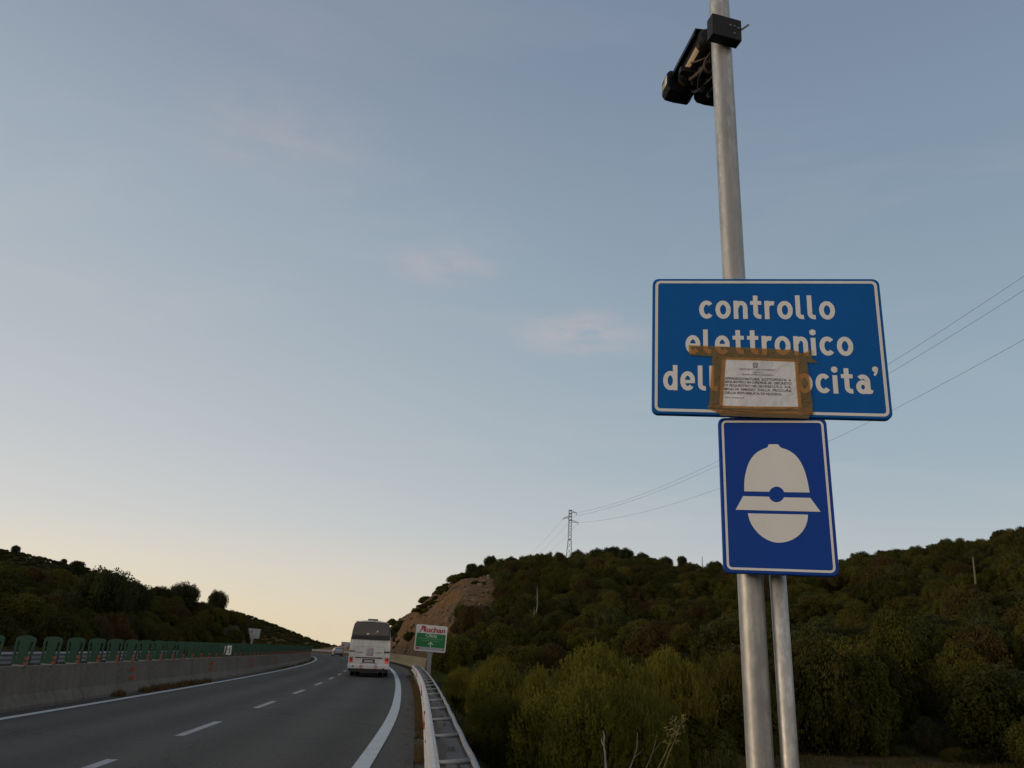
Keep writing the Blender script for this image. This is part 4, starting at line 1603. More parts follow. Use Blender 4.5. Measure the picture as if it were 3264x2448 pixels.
rp = ring_profile()
mb = MB()
L_ = 11.0
ys_ = [(0.0, 0.985), (0.05, 0.997), (0.16, 1.0), (L_ - 0.4, 1.0), (L_, 0.95)]
rows = []
for y, k in ys_:
    rows.append([(x * k, y + max(0, z - 1.9) * 0.10 * (1 if y < 1 else -1), 0.42 + (z - 0.42) * (1 if k > 0.99 else (0.992 if y < 1 else 0.97))) for x, z in rp])
n = len(rp)
for i in range(len(rows) - 1):
    mb.faces(rows[i] + rows[i + 1], [(k, (k + 1) % n, n + (k + 1) % n, n + k) for k in range(n)])
mb.poly(rows[0])
mb.poly(rows[-1])
ob = mb.build('body', M['bus_white'], bus)


def rear(z):
    return 0.0 + max(0, z - 1.9) * 0.10


def on_rear(mb, pts, off, m=None, th=0.0):
    """a panel lying on the coach's rear, slightly proud of it"""
    mb.poly([(x, rear(z) - off, z) for x, z in pts], m)


def rear_slab(name, pts, off, m, parent=bus):
    mb = MB()
    n = len(pts)
    A = [(x, rear(z) - off, z) for x, z in pts]
    B = [(x, rear(z) + 0.01, z) for x, z in pts]
    mb.faces(A + B, [tuple(range(n))] + [(i, (i + 1) % n, n + (i + 1) % n, n + i) for i in range(n)])
    return mb.build(name, m, parent)


win = [(-1.155, 2.34), (1.155, 2.34), (1.13, 2.60), (1.06, 2.93), (1.0, 3.02), (0.85, 3.055), (0.0, 3.10), (-0.85, 3.055), (-1.0, 3.02), (-1.06, 2.93), (-1.13, 2.60)]
rear_slab('rear_window', win, 0.004, M['bus_glass'])
w2 = [(x * 1.02, 2.335 if z < 2.4 else z + 0.025) for x, z in win]
mb = MB()
ring(mb, w2, [(x * 0.985, z - (0.02 if z > 2.5 else -0.012)) for x, z in win], 0)
mb.v = [(x, rear(z) - 0.009, z) for x, y, z in mb.v]
mb.build('window_seal', M['bus_black'], bus)
rear_slab('louvre_band', [(-1.20, 2.10), (1.20, 2.10), (1.165, 2.325), (-1.165, 2.325)], 0.010, M['bus_band'])
for x in (-0.75, -0.35, 0.05, 0.45, 0.85):
    rear_slab('louvre_rib', [(x, 2.12), (x + 0.02, 2.12), (x + 0.02, 2.31), (x, 2.31)], 0.016, M['bus_black'])
# pale things seen through the glass
for pts in ([(-0.28, 2.40), (-0.20, 2.36), (-0.13, 2.42), (-0.08, 2.47), (-0.16, 2.46), (-0.30, 2.46)], [(0.16, 2.46), (0.33, 2.48), (0.38, 2.53), (0.34, 2.50), (0.20, 2.475)], [(0.33, 2.53), (0.42, 2.53), (0.43, 2.60), (0.38, 2.64), (0.33, 2.60)]):
    rear_slab('pale_window_shape', pts, 0.006, M['sticker_white'])
rear_slab('boot_lid', [(-0.86, 1.13), (0.88, 1.13), (0.88, 1.70), (-0.86, 1.70)], 0.007, M['bus_white'])
for nm, pts in (('lid_seam', [(-0.875, 1.70), (0.895, 1.70), (0.895, 1.712), (-0.875, 1.712)]), ('lid_seam', [(-0.875, 1.13), (-0.862, 1.13), (-0.862, 1.70), (-0.875, 1.70)]), ('lid_seam', [(0.882, 1.13), (0.895, 1.13), (0.895, 1.70), (0.882, 1.70)])):
    rear_slab(nm, pts, 0.0085, M['seam'])
rear_slab('trim_strip', [(-1.235, 1.40), (-0.90, 1.40), (-0.90, 1.465), (-1.235, 1.465)], 0.013, M['bus_black'])
rear_slab('trim_strip', [(0.91, 1.40), (1.235, 1.40), (1.235, 1.465), (0.91, 1.465)], 0.013, M['bus_black'])
rear_slab('trim_strip', [(-0.83, 1.06), (0.80, 1.06), (0.80, 1.115), (-0.83, 1.115)], 0.013, M['bus_black'])
em = rear_slab('emblem', [(-0.16, 1.20), (0.20, 1.20), (0.24, 1.24), (0.24, 1.60), (0.20, 1.64), (-0.16, 1.64), (-0.20, 1.60), (-0.20, 1.24)], 0.010, M['ad_grey'])
mb = MB()
stroke(mb, [(-0.17, 1.32), (-0.17, 1.235), (0.19, 1.235), (0.21, 1.26), (0.21, 1.58), (0.12, 1.60)], 0.035, -0.012)
mb.build('emblem_border', M['ad_red'], em)
mb = MB()
stroke(mb, arc(0.03, 1.44, 0.10, 0.13, 40, 360, 20), 0.035, -0.0125)
mb.build('emblem_ring', M['ink_grey'], em)
for x0_, n_ in ((-0.78, 9), (0.36, 10)):
    mb = MB()
    for k in range(n_):
        w_ = 0.022 + 0.012 * ((k * 7) % 3)
        mb.box((x0_ + k * 0.044, -0.011, 1.37 + 0.006 * ((k * 5) % 3)), (w_, 0.003, 0.045 + 0.02 * ((k * 3) % 2)))
    mb.build('worn_lettering', M['seam'], bus)
pl = rear_slab('plate_recess', [(-0.40, 0.80), (0.36, 0.80), (0.36, 1.02), (-0.40, 1.02)], 0.012, M['bus_black'])
mb = MB()
mb.box((-0.02, -0.018, 0.90), (0.56, 0.012, 0.13))
mb.build('number_plate', M['plate'], pl)
for sx in (-1, 1):
    x = sx * 1.085
    mb = MB()
    mb.box((x, -0.005, 0.97), (0.20, 0.05, 0.30))
    o = mb.build('tail_light', M['lamp_red'], bus, bevel=0.01)
    for nm, z, m_ in (('amber_lens', 1.065, 'lamp_amber'), ('lit_lens', 0.875, 'lamp_lit' if sx > 0 else 'lamp_lit_dim')):
        mb = MB()
        mb.box((x, -0.032, z), (0.175, 0.012, 0.085))
        mb.build(nm, M[m_], o)
    mb = MB()
    mb.box((sx * 0.93, rear(3.12) + 0.02, 3.125), (0.13, 0.04, 0.035))
    mb.build('marker_light', M['lamp_red'], bus)
bp_ = MB()
prof = [(-0.02, 0.44), (-0.07, 0.50), (-0.075, 0.66), (-0.04, 0.74), (0.02, 0.75), (0.3, 0.75), (0.3, 0.44)]
bp_.prism(prof, -1.262, 1.262, axis='x')
bpo = bp_.build('bumper', M['bus_white'], bus, bevel=0.01)
for x in (-0.95, 0.93):
    mb = MB()
    mb.box((x, -0.075, 0.60 if x < 0 else 0.50), (0.13, 0.02, 0.06))
    mb.build('bumper_slot', M['bus_black'], bpo)
for x, tx in ((-0.44, '80'), (0.43, '100')):
    mb = MB()
    mb.tube([(x, -0.074, 0.585), (x, -0.082, 0.585)], 0.105, 20, M['lamp_red'])
    mb.tube([(x, -0.082, 0.585), (x, -0.085, 0.585)], 0.078, 20, M['sticker_white'])
    d = mb.build('speed_sticker', None, bpo)
    font_text(tx, d, x - 0.055, 0.555, 0.065, M['ink'], width=0.11, y=-0.0865, bold=0.02)
    mb = MB()
    mb.box((x, -0.012, 0.775), (0.17, 0.012, 0.03))
    mb.build('small_badge', M['ink_grey'], bus)
mb = MB()
mb.box((0, 0.30, 0.40), (2.3, 0.7, 0.20))
mb.box((-1.12, 0.02, 0.415), (0.22, 0.16, 0.09))
mb.box((1.10, 0.02, 0.415), (0.2, 0.16, 0.09))
mb.build('underbody', M['bus_black'], bus)
mb = MB()
mb.box((0, 5.4, 0.40), (2.2, 9.2, 0.16))
mb.build('chassis', M['bus_black'], bus)
mb = MB()
mb.box((0.02, 1.0, 3.235), (0.62, 0.9, 0.13))
mb.build('roof_hatch', mat('dark_roof_hatch', (0.055, 0.022, 0.02), 0.6), bus, bevel=0.02)
for yw in (2.6, 8.6):
    for sx in (-1, 1):
        t_ = MB()
        for xo in ((0.93, 1.22) if yw > 5 else (0.62, 0.88, 0.94, 1.20)):
            pass
        pairs = [(0.92, 1.20)] if yw > 5 else [(0.60, 0.86), (0.93, 1.20)]
        for a, b in pairs:
            t_.tube([(sx * a, yw, 0.50), (sx * (a + 0.03), yw, 0.50), (sx * (b - 0.03), yw, 0.50), (sx * b, yw, 0.50)], [0.455, 0.50, 0.50, 0.455], 24)
        w_ = t_.build('wheel', M['tyre'], bus)
        mb = MB()
        mb.tube([(sx * 1.195, yw, 0.50), (sx * 1.215, yw, 0.50)], 0.28, 18)
        mb.build('rim', M['rim'], w_)
# side windows
for sx in (-1, 1):
    mb = MB()
    sidep = [(1.232, 2.12), (1.172, 2.60), (1.105, 2.93)]
    A = [(sx * (x + 0.004), 0.55, z) for x, z in sidep] + [(sx * (x + 0.004), 10.2, z) for x, z in sidep]
    mb.faces(A, [(0, 1, 4, 3), (1, 2, 5, 4)])
    mb.build('side_window', M['bus_glass'], bus)
    mb = MB()
    mb.tube([(sx * 1.15, 10.6, 2.95), (sx * 1.36, 10.75, 2.85), (sx * 1.42, 10.75, 2.6)], 0.03, 6, M['bus_black'])
    mb.box((sx * 1.44, 10.75, 2.38), (0.22, 0.12, 0.50), M['bus_black'])
    mb.box((sx * 1.44, 10.685, 2.38), (0.17, 0.012, 0.42), M['car_glass'])
    mb.build('mirror', None, bus)
mb = MB()
mb.box((1.32, 1.9, 2.42), (0.10, 0.3, 0.5))
# ------------------------------------------------------------------ silver car far ahead
Pc = at_range(1078, 2091.5, 158)
Sc_, Uc_ = to_su(np.array([[Pc.x, Pc.y]]))
car = thing('car', 'small silver hatchback far ahead, just left of the coach', 'car', road(float(Sc_[0]), float(Uc_[0])), heading(float(Sc_[0])) + 0.03)
mb = MB()
secs = [  # y, half width low, half width belt, z bottom, z belt, half width roof, z roof
    (0.0, 0.78, 0.80, 0.32, 0.88, 0.70, 0.95), (0.10, 0.84, 0.86, 0.26, 0.95, 0.68, 1.12), (0.45, 0.87, 0.88, 0.24, 0.97, 0.62, 1.50), (0.8, 0.88, 0.88, 0.24, 0.97, 0.61, 1.54),
    (1.9, 0.88, 0.88, 0.24, 0.96, 0.60, 1.53), (2.6, 0.88, 0.88, 0.24, 0.94, 0.58, 1.42), (3.3, 0.87, 0.86, 0.24, 0.90, 0.66, 0.96), (3.9, 0.82, 0.80, 0.26, 0.78, 0.62, 0.80)]
rows = []
for y, wl_, wb, zb, zm, wr, zr_ in secs:
    h = [(wl_, zb), (wl_ + 0.01, (zb + zm) / 2), (wb, zm), (wr, zr_ - 0.06), (wr - 0.10, zr_)]
    rows.append([(x, y, z) for x, z in h] + [(-x, y, z) for x, z in reversed(h)])
n = len(rows[0])
for i in range(len(rows) - 1):
    mb.faces(rows[i] + rows[i + 1], [(k, (k + 1) % n, n + (k + 1) % n, n + k) for k in range(n)])
mb.poly(rows[0])
mb.poly(rows[-1])
mb.build('body', M['car_paint'], car, smooth=False)
mb = MB()
mb.poly([(-0.70, 0.115, 1.0), (0.70, 0.115, 1.0), (0.55, 0.40, 1.43), (-0.55, 0.40, 1.43)])
mb.v = [(x, y - 0.03, z + 0.012) for x, y, z in mb.v]
mb.build('rear_window', M['car_glass'], car)
mb = MB()
mb.box((0, -0.03, 0.42), (1.66, 0.16, 0.26))
mb.build('bumper', M['car_dark'], car, bevel=0.03)
mb = MB()
mb.box((0, -0.055, 0.72), (0.52, 0.02, 0.11))
mb.build('number_plate', M['plate'], car)
for sx in (-1, 1):
    mb = MB()
    mb.box((sx * 0.74, 0.0, 0.86), (0.22, 0.10, 0.36))
    mb.build('tail_light', M['lamp_red'], car, bevel=0.02)
    for yw in (0.7, 3.2):
        mb = MB()
        mb.tube([(sx * 0.68, yw, 0.31), (sx * 0.88, yw, 0.31)], 0.31, 18)
        mb.build('wheel', M['tyre'], car)
    mb = MB()
    mb.poly([(sx * 0.885, 0.6, 1.0), (sx * 0.885, 2.7, 0.98), (sx * 0.66, 2.5, 1.38), (sx * 0.67, 0.75, 1.44)])
    mb.build('side_window', M['car_glass'], car)


# ------------------------------------------------------------------ roadside boards
def ad_post(parent, h, w=0.24):
    mb = MB()
    mb.prism([(-w / 2, -0.3), (w / 2, -0.3), (w / 2, h - 0.62), (w / 2 + 0.05, h - 0.40), (w / 2 + 0.17, h - 0.2), (w / 2 + 0.42, h - 0.06), (w / 2 + 0.42, h), (-w / 2 - 0.42, h), (-w / 2 - 0.42, h - 0.06), (-w / 2 - 0.17, h - 0.2), (-w / 2 - 0.05, h - 0.40), (-w / 2, h - 0.62)], 0.02, 0.16)
    return mb.build('post', M['ad_post'], parent)


Pa = at_range(1366, 2146, 55.5)
ga = ground(Pa.x, Pa.y)
tgt = at_range(1372, 2036, 55.5)
ab = thing('direction_board', 'white and green supermarket direction board on a grey post behind the guard rail', 'advertising sign', (Pa.x, Pa.y, ga), R(8))
ad_post(ab, 1.96 - ga - 0.0 - 0.12, 0.26)
mb_h = tgt.z - ga
bo = bpy.data.objects.new('board', None)
BW, BH = 2.22, 1.78   # drawn at this size, set up a little smaller
bpx = MB()
o_ = rrect(BW, BH, 0.10)
bpx.prism(o_, 0.0, 0.06)
board = bpx.build('board', M['ad_white'], ab)
board.location = (0.0, -0.05, mb_h + 0.02)
board.scale = (0.945, 1, 0.945)
board.rotation_euler = (0, R(2.6), 0)
mb = MB()
mb.faces([(-BW / 2 + 0.09, -0.003, -0.60), (BW / 2 - 0.09, -0.003, -0.60), (BW / 2 - 0.09, -0.003, 0.32), (-BW / 2 + 0.09, -0.003, 0.32)], [(0, 1, 2, 3)], M['ad_green'])
mb.build('green_field', None, board)
mb = MB()
mb.faces([(-BW / 2 + 0.09, -0.003, -0.80), (BW / 2 - 0.09, -0.003, -0.80), (BW / 2 - 0.09, -0.003, -0.605), (-BW / 2 + 0.09, -0.003, -0.605)], [(0, 1, 2, 3)], M['ad_grey'])
mb.faces([(-BW / 2 + 0.14, -0.006, -0.76), (-BW / 2 + 0.36, -0.006, -0.76), (-BW / 2 + 0.36, -0.006, -0.66), (-BW / 2 + 0.14, -0.006, -0.66)], [(0, 1, 2, 3)], M['ad_red'])
mb.faces([(BW / 2 - 0.23, -0.006, -0.74), (BW / 2 - 0.15, -0.006, -0.74), (BW / 2 - 0.15, -0.006, -0.66), (BW / 2 - 0.23, -0.006, -0.66)], [(0, 1, 2, 3)], M['ink'])
mb.build('footer', None, board)
font_text('uchan', board, -0.375, 0.415, 0.335, M['ad_red'], width=1.33, y=-0.004, bold=0.03, name='lettering')
# the capital A drawn as a swept bird shape, red with a dark foot and pale wing
mb = MB()
for pts, y, m_ in (([(-0.88, 0.40), (-0.78, 0.40), (-0.70, 0.52), (-0.77, 0.52)], -0.0042, 'ink'), ([(-0.775, 0.525), (-0.695, 0.525), (-0.60, 0.70), (-0.52, 0.80), (-0.66, 0.82), (-0.76, 0.80), (-0.71, 0.73)], -0.0044, 'ad_red'),
                   ([(-0.60, 0.80), (-0.46, 0.80), (-0.40, 0.70), (-0.43, 0.60), (-0.40, 0.415), (-0.53, 0.415), (-0.58, 0.53), (-0.70, 0.55), (-0.64, 0.62), (-0.56, 0.72)], -0.0046, 'ad_red'),
                   ([(-0.69, 0.555), (-0.57, 0.56), (-0.53, 0.62), (-0.62, 0.61)], -0.005, 'ad_white')):
    mb.poly([(x, y, z) for x, z in pts], M[m_])
o = mb.build('bird_emblem', None, board)
bm = bmesh.new()
bm.from_mesh(o.data)
bmesh.ops.triangulate(bm, faces=bm.faces)
bm.to_mesh(o.data)
bm.free()
font_text('Olbia', board, -0.38, 0.075, 0.235, M['ad_pale'], width=0.80, y=-0.005, bold=0.012, name='lettering')
font_text('Loc. Sa Marinedda SS n°125', board, -0.82, -0.075, 0.095, M['ad_faint'], width=1.64, y=-0.005, bold=0.012, name='lettering')
font_text('direzione aeroporto', board, -0.64, -0.205, 0.085, M['ad_faint'], width=1.16, y=-0.005, bold=0.012, name='lettering')
font_text('a', board, 0.60, -0.205, 0.085, M['ad_faint'], y=-0.005, bold=0.012, name='lettering')
mb = MB()
stroke(mb, [(0.02, -0.60), (0.02, -0.30)], 0.065, -0.0052)
stroke(mb, [(-0.145, -0.425), (0.02, -0.255)], 0.06, -0.0054)
stroke(mb, [(0.185, -0.425), (0.02, -0.255)], 0.06, -0.0056)
mb.build('arrow', M['ad_pale'], board)


def small_board(px_mid, px_foot, r_, label, w, h, dz, tilt, dark):
    A, B = at_range(*px_mid, r_), at_range(*px_foot, r_)
    g = ground(A.x, A.y)
    t = thing('roadside_board', label, 'advertising sign', (B.x, B.y, g), heading(r_) - 0.05)
    mb = MB()
    mb.prism(rrect(w, h, 0.08), 0, 0.06)
    b = mb.build('board', M['small_sign'], t)
    b.location = (dz, -0.06, A.z - g)
    b.rotation_euler = (0, R(tilt), 0)
    mb = MB()
    if not dark:
        mb.poly([(-w * 0.31, -0.004, h * 0.10), (-w * 0.12, -0.004, h * 0.06), (-w * 0.04, -0.004, h * 0.40), (-w * 0.12, -0.004, h * 0.32), (-w * 0.17, -0.004, h * 0.16), (-w * 0.30, -0.004, h * 0.20)], M['lamp_red'])
    else:
        mb.poly([(-w * 0.40, -0.004, -h * 0.38), (-w * 0.26, -0.004, -h * 0.38), (-w * 0.16, -0.004, h * 0.05), (-w * 0.10, -0.004, h * 0.30), (-w * 0.18, -0.004, h * 0.36), (-w * 0.24, -0.004, h * 0.06), (-w * 0.38, -0.004, -h * 0.08)], M['ad_red'])
    mb.build('emblem', None, b)
    mb = MB()
    for k, z in enumerate((0.30, 0.20, -0.10, -0.28)):
        x0_, x1_ = ((0.08, 0.40), (0.10, 0.42), (-0.30, 0.34), (-0.30, 0.30))[k]
        n_ = 9 if k > 1 else 5
        for q in range(n_):
            xa = x0_ + (x1_ - x0_) * q / n_
            mb.faces([(w * xa, -0.004, h * z), (w * (xa + (x1_ - x0_) / n_ * 0.7), -0.004, h * z), (w * (xa + (x1_ - x0_) / n_ * 0.7), -0.004, h * (z + 0.06)), (w * xa, -0.004, h * (z + 0.06))], [(0, 1, 2, 3)])
    mb.build('illegible_print', M['ad_grey'], b)
    mb = MB()
    H_ = A.z - g - h / 2
    mb.prism([(-0.13, -0.3), (0.13, -0.3), (0.13, H_ - 0.3), (0.35, H_ + 0.02), (-0.35, H_ + 0.02), (-0.13, H_ - 0.3)], 0.02, 0.16)
    mb.build('post', M['small_sign'], t)
    return t


small_board((806, 2019), (801, 2052), 137, 'small pale board with a red mark on a post beyond the green screens', 1.98, 1.45, 0.12, 3.0, False)
small_board((1100.5, 2055), (1098, 2090), 196, 'pale board with a dark red slanted mark, half hidden behind the coach', 2.15, 1.22, 0.05, 1.5, True)

# ------------------------------------------------------------------ lattice pylon and wires
PYR = 205.0
Pb, Ptp = at_range(1813, 1790, PYR), at_range(1820.5, 1626, PYR)
gpy = ground(Pb.x, Pb.y)
py = thing('lattice_pylon', 'slender lattice steel pylon with three short arms on the right hilltop', 'pylon', (Pb.x, Pb.y, gpy), R(-4.6))
Hh_ = Ptp.z - gpy
lean = (Ptp - Pb).x * 0.6
w0, w1, zk = 1.15, 0.40, Hh_ * 0.56


def half(z):
    return w0 + (w1 + 0.02 - w0) * min(z / zk, 1.0) if z < zk else w1 - 0.03 * (z - zk) / (Hh_ - zk)


def pc(z, sx, sy):
    return (sx * half(z) * (1 if sx > 0 else 1) + lean * z / Hh_, sy * half(z), z)


for sx in (-1, 1):
    for sy in (-1, 1):
        mb = MB()
        mb.tube([pc(0, sx, sy), pc(zk, sx, sy), pc(Hh_, sx, sy)], 0.075, 5)
        mb.build('leg', M['lattice'], py)
mb = MB()
zs = [0]
while zs[-1] < Hh_ - 0.5:
    zs.append(zs[-1] + (1.5 if zs[-1] < zk else 0.78))
zs[-1] = Hh_
for a, b in zip(zs[:-1], zs[1:]):
    for (x0_, y0_), (x1_, y1_) in (((-1, -1), (1, -1)), ((1, -1), (1, 1)), ((1, 1), (-1, 1)), ((-1, 1), (-1, -1))):
        mb.tube([pc(a, x0_, y0_), pc(b, x1_, y1_)], 0.03, 4)
        mb.tube([pc(b, x0_, y0_), pc(a, x1_, y1_)], 0.03, 4)
for z in (zk, Hh_ - 0.05, Hh_ - 0.9, Hh_ - 1.6, Hh_ - 2.6):
    for (x0_, y0_), (x1_, y1_) in (((-1, -1), (1, -1)), ((1, -1), (1, 1)), ((1, 1), (-1, 1)), ((-1, 1), (-1, -1))):
        mb.tube([pc(z, x0_, y0_), pc(z, x1_, y1_)], 0.07, 4)
mb.build('bracing', M['lattice'], py)
tips = []
for sx, z, L_a in ((1, Hh_ - 0.15, 1.25), (-1, Hh_ - 1.6, 1.45), (1, Hh_ - 2.6, 1.75)):
    mb = MB()
    tip = (sx * (w1 + L_a) + lean * z / Hh_, 0, z - 0.55)
    for sy in (-1, 1):
        mb.tube([pc(z, sx, sy), tip], 0.045, 4)
        mb.tube([pc(z - 0.5, sx, sy), tip], 0.045, 4)
    mb.build('arm', M['lattice'], py)
    mb = MB()
    mb.tube([tip, (tip[0] - sx * 0.1, -0.2, tip[2] - 0.35), (tip[0] - sx * 0.15, -0.45, tip[2] - 0.6)], 0.06, 5)
    mb.build('insulator', M['lattice'], py)
    tips.append(tip)
Mp = Matrix.Translation((Pb.x, Pb.y, gpy)) @ Matrix.Rotation(R(-4.6), 4, 'Z')
wire_px = [  # far end at the frame's right edge, and one point between, in photograph pixels
    ((3264, 880), (2840, 1160), 'highest of the thin power wires running up from the pylon to the right'),
    ((3264, 925), (2840, 1190), 'middle power wire running up from the pylon to the right'),
    ((3264, 1082), (2650, 1407), 'lowest power wire, passing behind the gap between the two blue signs')]
for i, ((ex, ey), (mx_, my_), lab) in enumerate(wire_px):
    A = Mp @ Vector(tips[i])
    E_ = at_range(ex, ey, 92.0 + (2 if i == 2 else 0))
    D_ = E_ - A
    B = A + D_ * 1.35
    # sag chosen so the wire passes the surveyed middle point
    q = pixray(mx_, my_)
    best = None
    for t in np.linspace(0.2, 0.9, 141):
        Pm = A + (B - A) * t
        tq = math.hypot(Pm.x, Pm.y) / math.hypot(q.x, q.y)
        dx = abs(math.atan2(Pm.x, Pm.y) - math.atan2(q.x, q.y))
        if best is None or dx < best[0]:
            best = (dx, t, Pm.z - (EYE + q.z * tq))
    sag = best[2] / (4 * best[1] * (1 - best[1]))
    # raise the hidden far end so the wire still meets the frame edge point
    te = 1 / 1.35
    lift = 4 * sag * te * (1 - te) / te
    B2 = B + Vector((0, 0, lift))
    Pm = A + (B2 - A) * best[1]
    tq = math.hypot(Pm.x, Pm.y) / math.hypot(q.x, q.y)
    for _ in range(6):
        Pm = A + (B2 - A) * best[1]
        sag = (Pm.z - (EYE + q.z * tq)) / (4 * best[1] * (1 - best[1]))
        B2 = B + Vector((0, 0, 4 * sag * te * (1 - te) / te))
    mb = MB()
    mb.tube([A + (B2 - A) * t - Vector((0, 0, 4 * sag * t * (1 - t))) for t in np.linspace(0, 1, 50)], 0.020, 5)
    o = mb.build('power_wire', M['wire'], None, smooth=True)
    tag(o, lab, 'wire', 'power wires strung to the lattice pylon')
for i, (ex, ey) in enumerate(((1700, 1752), (1715, 1763), (1748, 1756))):
    A = Mp @ Vector(tips[[1, 0, 2][i]])
    E_ = at_range(ex, ey, 300)
    B = A + (E_ - A) * 1.4
    mb = MB()
    mb.tube([A + (B - A) * t - Vector((0, 0, 4 * 0.8 * t * (1 - t))) for t in np.linspace(0, 1, 20)], 0.018, 5)
    o = mb.build('power_wire', M['wire'], None, smooth=True)
    tag(o, ['outermost faint wire dropping from the pylon to the left behind the hill', 'middle faint wire dropping from the pylon to the left', 'innermost faint wire dropping to the left, closest to the pylon'][i], 'wire', 'power wires strung to the lattice pylon')

# wooden poles on the hillside
for (tx_, ty_), (bx_, by_), r_, lab, rad in (((3101, 1776), (3112, 1880), 150, 'bare wooden pole standing among the shrubs on the hillside at far right', 0.09), ((2238, 1773), (2239, 1812), 196, 'thin dark pole on the skyline left of the helmet sign', 0.09)):
    if bx_ > 3000:
        r_ = min(np.linspace(95, 180, 86), key=lambda q: abs(at_range(bx_, by_, q).z - ground(at_range(bx_, by_, q).x, at_range(bx_, by_, q).y) - 2.4))
        POLE_AT = at_range(bx_, by_, r_)
    A, B = at_range(tx_, ty_, r_), at_range(bx_, by_, r_)
    g = min(ground(B.x, B.y), B.z)
    mb = MB()
    mb.tube([(B.x, B.y, g - 0.3), tuple(B), tuple(A)], [rad * 1.2, rad * 1.1, rad * 0.75], 8)
    o = mb.build('wooden_pole', M['wood'], None, smooth=True)
    tag(o, lab, 'pole')
#PART3
# ------------------------------------------------------------------ plants


def leaf_quads(P, N, ln, wd, rg, up=0.0):
    """pointed leaves at P facing roughly N"""
    n = len(P)
    T_ = rg.normal(size=(n, 3))
    T_[:, 2] += up
    T_ -= N * (T_ * N).sum(1)[:, None]
    T_ /= np.linalg.norm(T_, axis=1)[:, None] + 1e-9
    B = np.cross(N, T_)
    ln = ln * rg.uniform(0.6, 1.3, n)[:, None]
    wd = wd * rg.uniform(0.6, 1.3, n)[:, None]
    V = np.stack([P - T_ * ln, P + B * wd - T_ * ln * 0.1, P + T_ * ln, P - B * wd - T_ * ln * 0.1], 1).reshape(-1, 3)
    F = np.arange(4 * n).reshape(n, 4)
    return V, F


def crown_mesh(name, seed, lobes, n, leaf, m, core=0.62, spread=(0.70, 1.06), up=0.0):
    rg = np.random.default_rng(seed)
    L = np.array(lobes, float)
    w = L[:, 3] ** 2
    cnt = rg.multinomial(n, w / w.sum())
    Ps, Ns, To = [], [], []
    for i, (cx, cy, cz, r) in enumerate(L):
        d = rg.normal(size=(cnt[i], 3))
        d[:, 2] += 0.35
        d /= np.linalg.norm(d, axis=1)[:, None]
        rad = r * rg.uniform(*spread, cnt[i])
        # small twig tufts break the outline
        tuft = rg.normal(size=(40, 3))
        tuft /= np.linalg.norm(tuft, axis=1)[:, None]
        k = (d @ tuft.T).max(1)
        rad *= 1 + 0.42 * (np.clip((k - 0.86) / 0.14, 0, 1) - 0.4)
        P = np.array([cx, cy, cz]) + d * rad[:, None] * np.array([1, 1, 0.88])
        q = ((P[:, None] - L[None, :, :3]) ** 2).sum(-1) ** 0.5 / L[None, :, 3]
        q[:, i] = 9
        keep = q.min(1) > 0.58
        Ps.append(P[keep])
        nn = d[keep] * 0.8 + rg.normal(size=(keep.sum(), 3)) * 0.6 + np.array([0, 0, 0.45])
        Ns.append(nn / np.linalg.norm(nn, axis=1)[:, None])
        To.append(np.clip(rg.normal(0.5, 0.2, keep.sum()) + rg.normal(0, 0.13), 0, 1))
    P, N, To = np.vstack(Ps), np.vstack(Ns), np.concatenate(To)
    ok = P[:, 2] > 0.02
    P, N, To = P[ok], N[ok], To[ok]
    V, F = leaf_quads(P, N, leaf, leaf * 0.5, rg, up)
    tone = np.repeat(To, 4)
    if core:
        vs_, fs_, b = [V], [F], len(V)
        for cx, cy, cz, r in L:
            a = np.linspace(0, 2 * np.pi, 8)[:-1]
            e_ = np.radians([-60, -20, 20, 60])
            A, E_ = np.meshgrid(a, e_)
            q = np.stack([np.cos(A) * np.cos(E_), np.sin(A) * np.cos(E_), np.sin(E_)], -1) * r * core * rg.uniform(0.85, 1.1, A.shape + (1,))
            q = q.reshape(-1, 3) + [cx, cy, cz]
            q[:, 2] = np.maximum(q[:, 2], 0.0)
            idx = np.arange(28).reshape(4, 7)
            f = np.stack([idx[:-1], np.roll(idx[:-1], -1, 1), np.roll(idx[1:], -1, 1), idx[1:]], -1).reshape(-1, 4)
            vs_.append(q)
            fs_.append(f + b)
            b += 28
            tone = np.append(tone, np.full(28, 0.3))
        V, F = np.vstack(vs_), np.vstack(fs_)
    return np_mesh(name, V, F, m, tone)


def dome_lobes(seed, n, w=1.0, h=1.0, low=0.25):
    """lobes filling a broad dome of half width w and height h, standing on z = 0"""
    rg = np.random.default_rng(seed)
    out = [(0, 0, h * 0.42, min(w, h) * 0.52)]
    for k in range(n):
        a = 2 * math.pi * (k * 0.618 + rg.uniform(-0.05, 0.05))
        t = ((k + 0.5) / n) ** 0.6
        rr = w * 0.66 * t
        zz = h * (0.70 - (0.70 - low) * t ** 2) + rg.uniform(-0.06, 0.06) * h
        out.append((rr * math.cos(a), rr * math.sin(a), zz, rg.uniform(0.20, 0.36) * min(w, h * 1.1)))
    for k in range(n):                                     # small outlying sprays
        a, e = rg.uniform(0, 6.28), rg.uniform(0.05, 1.3)
        q = rg.uniform(0.85, 1.02)
        out.append((w * 0.88 * q * math.cos(a) * math.cos(e), w * 0.88 * q * math.sin(a) * math.cos(e), h * 0.16 + h * 0.80 * q * math.sin(e), rg.uniform(0.07, 0.15)))
    return out


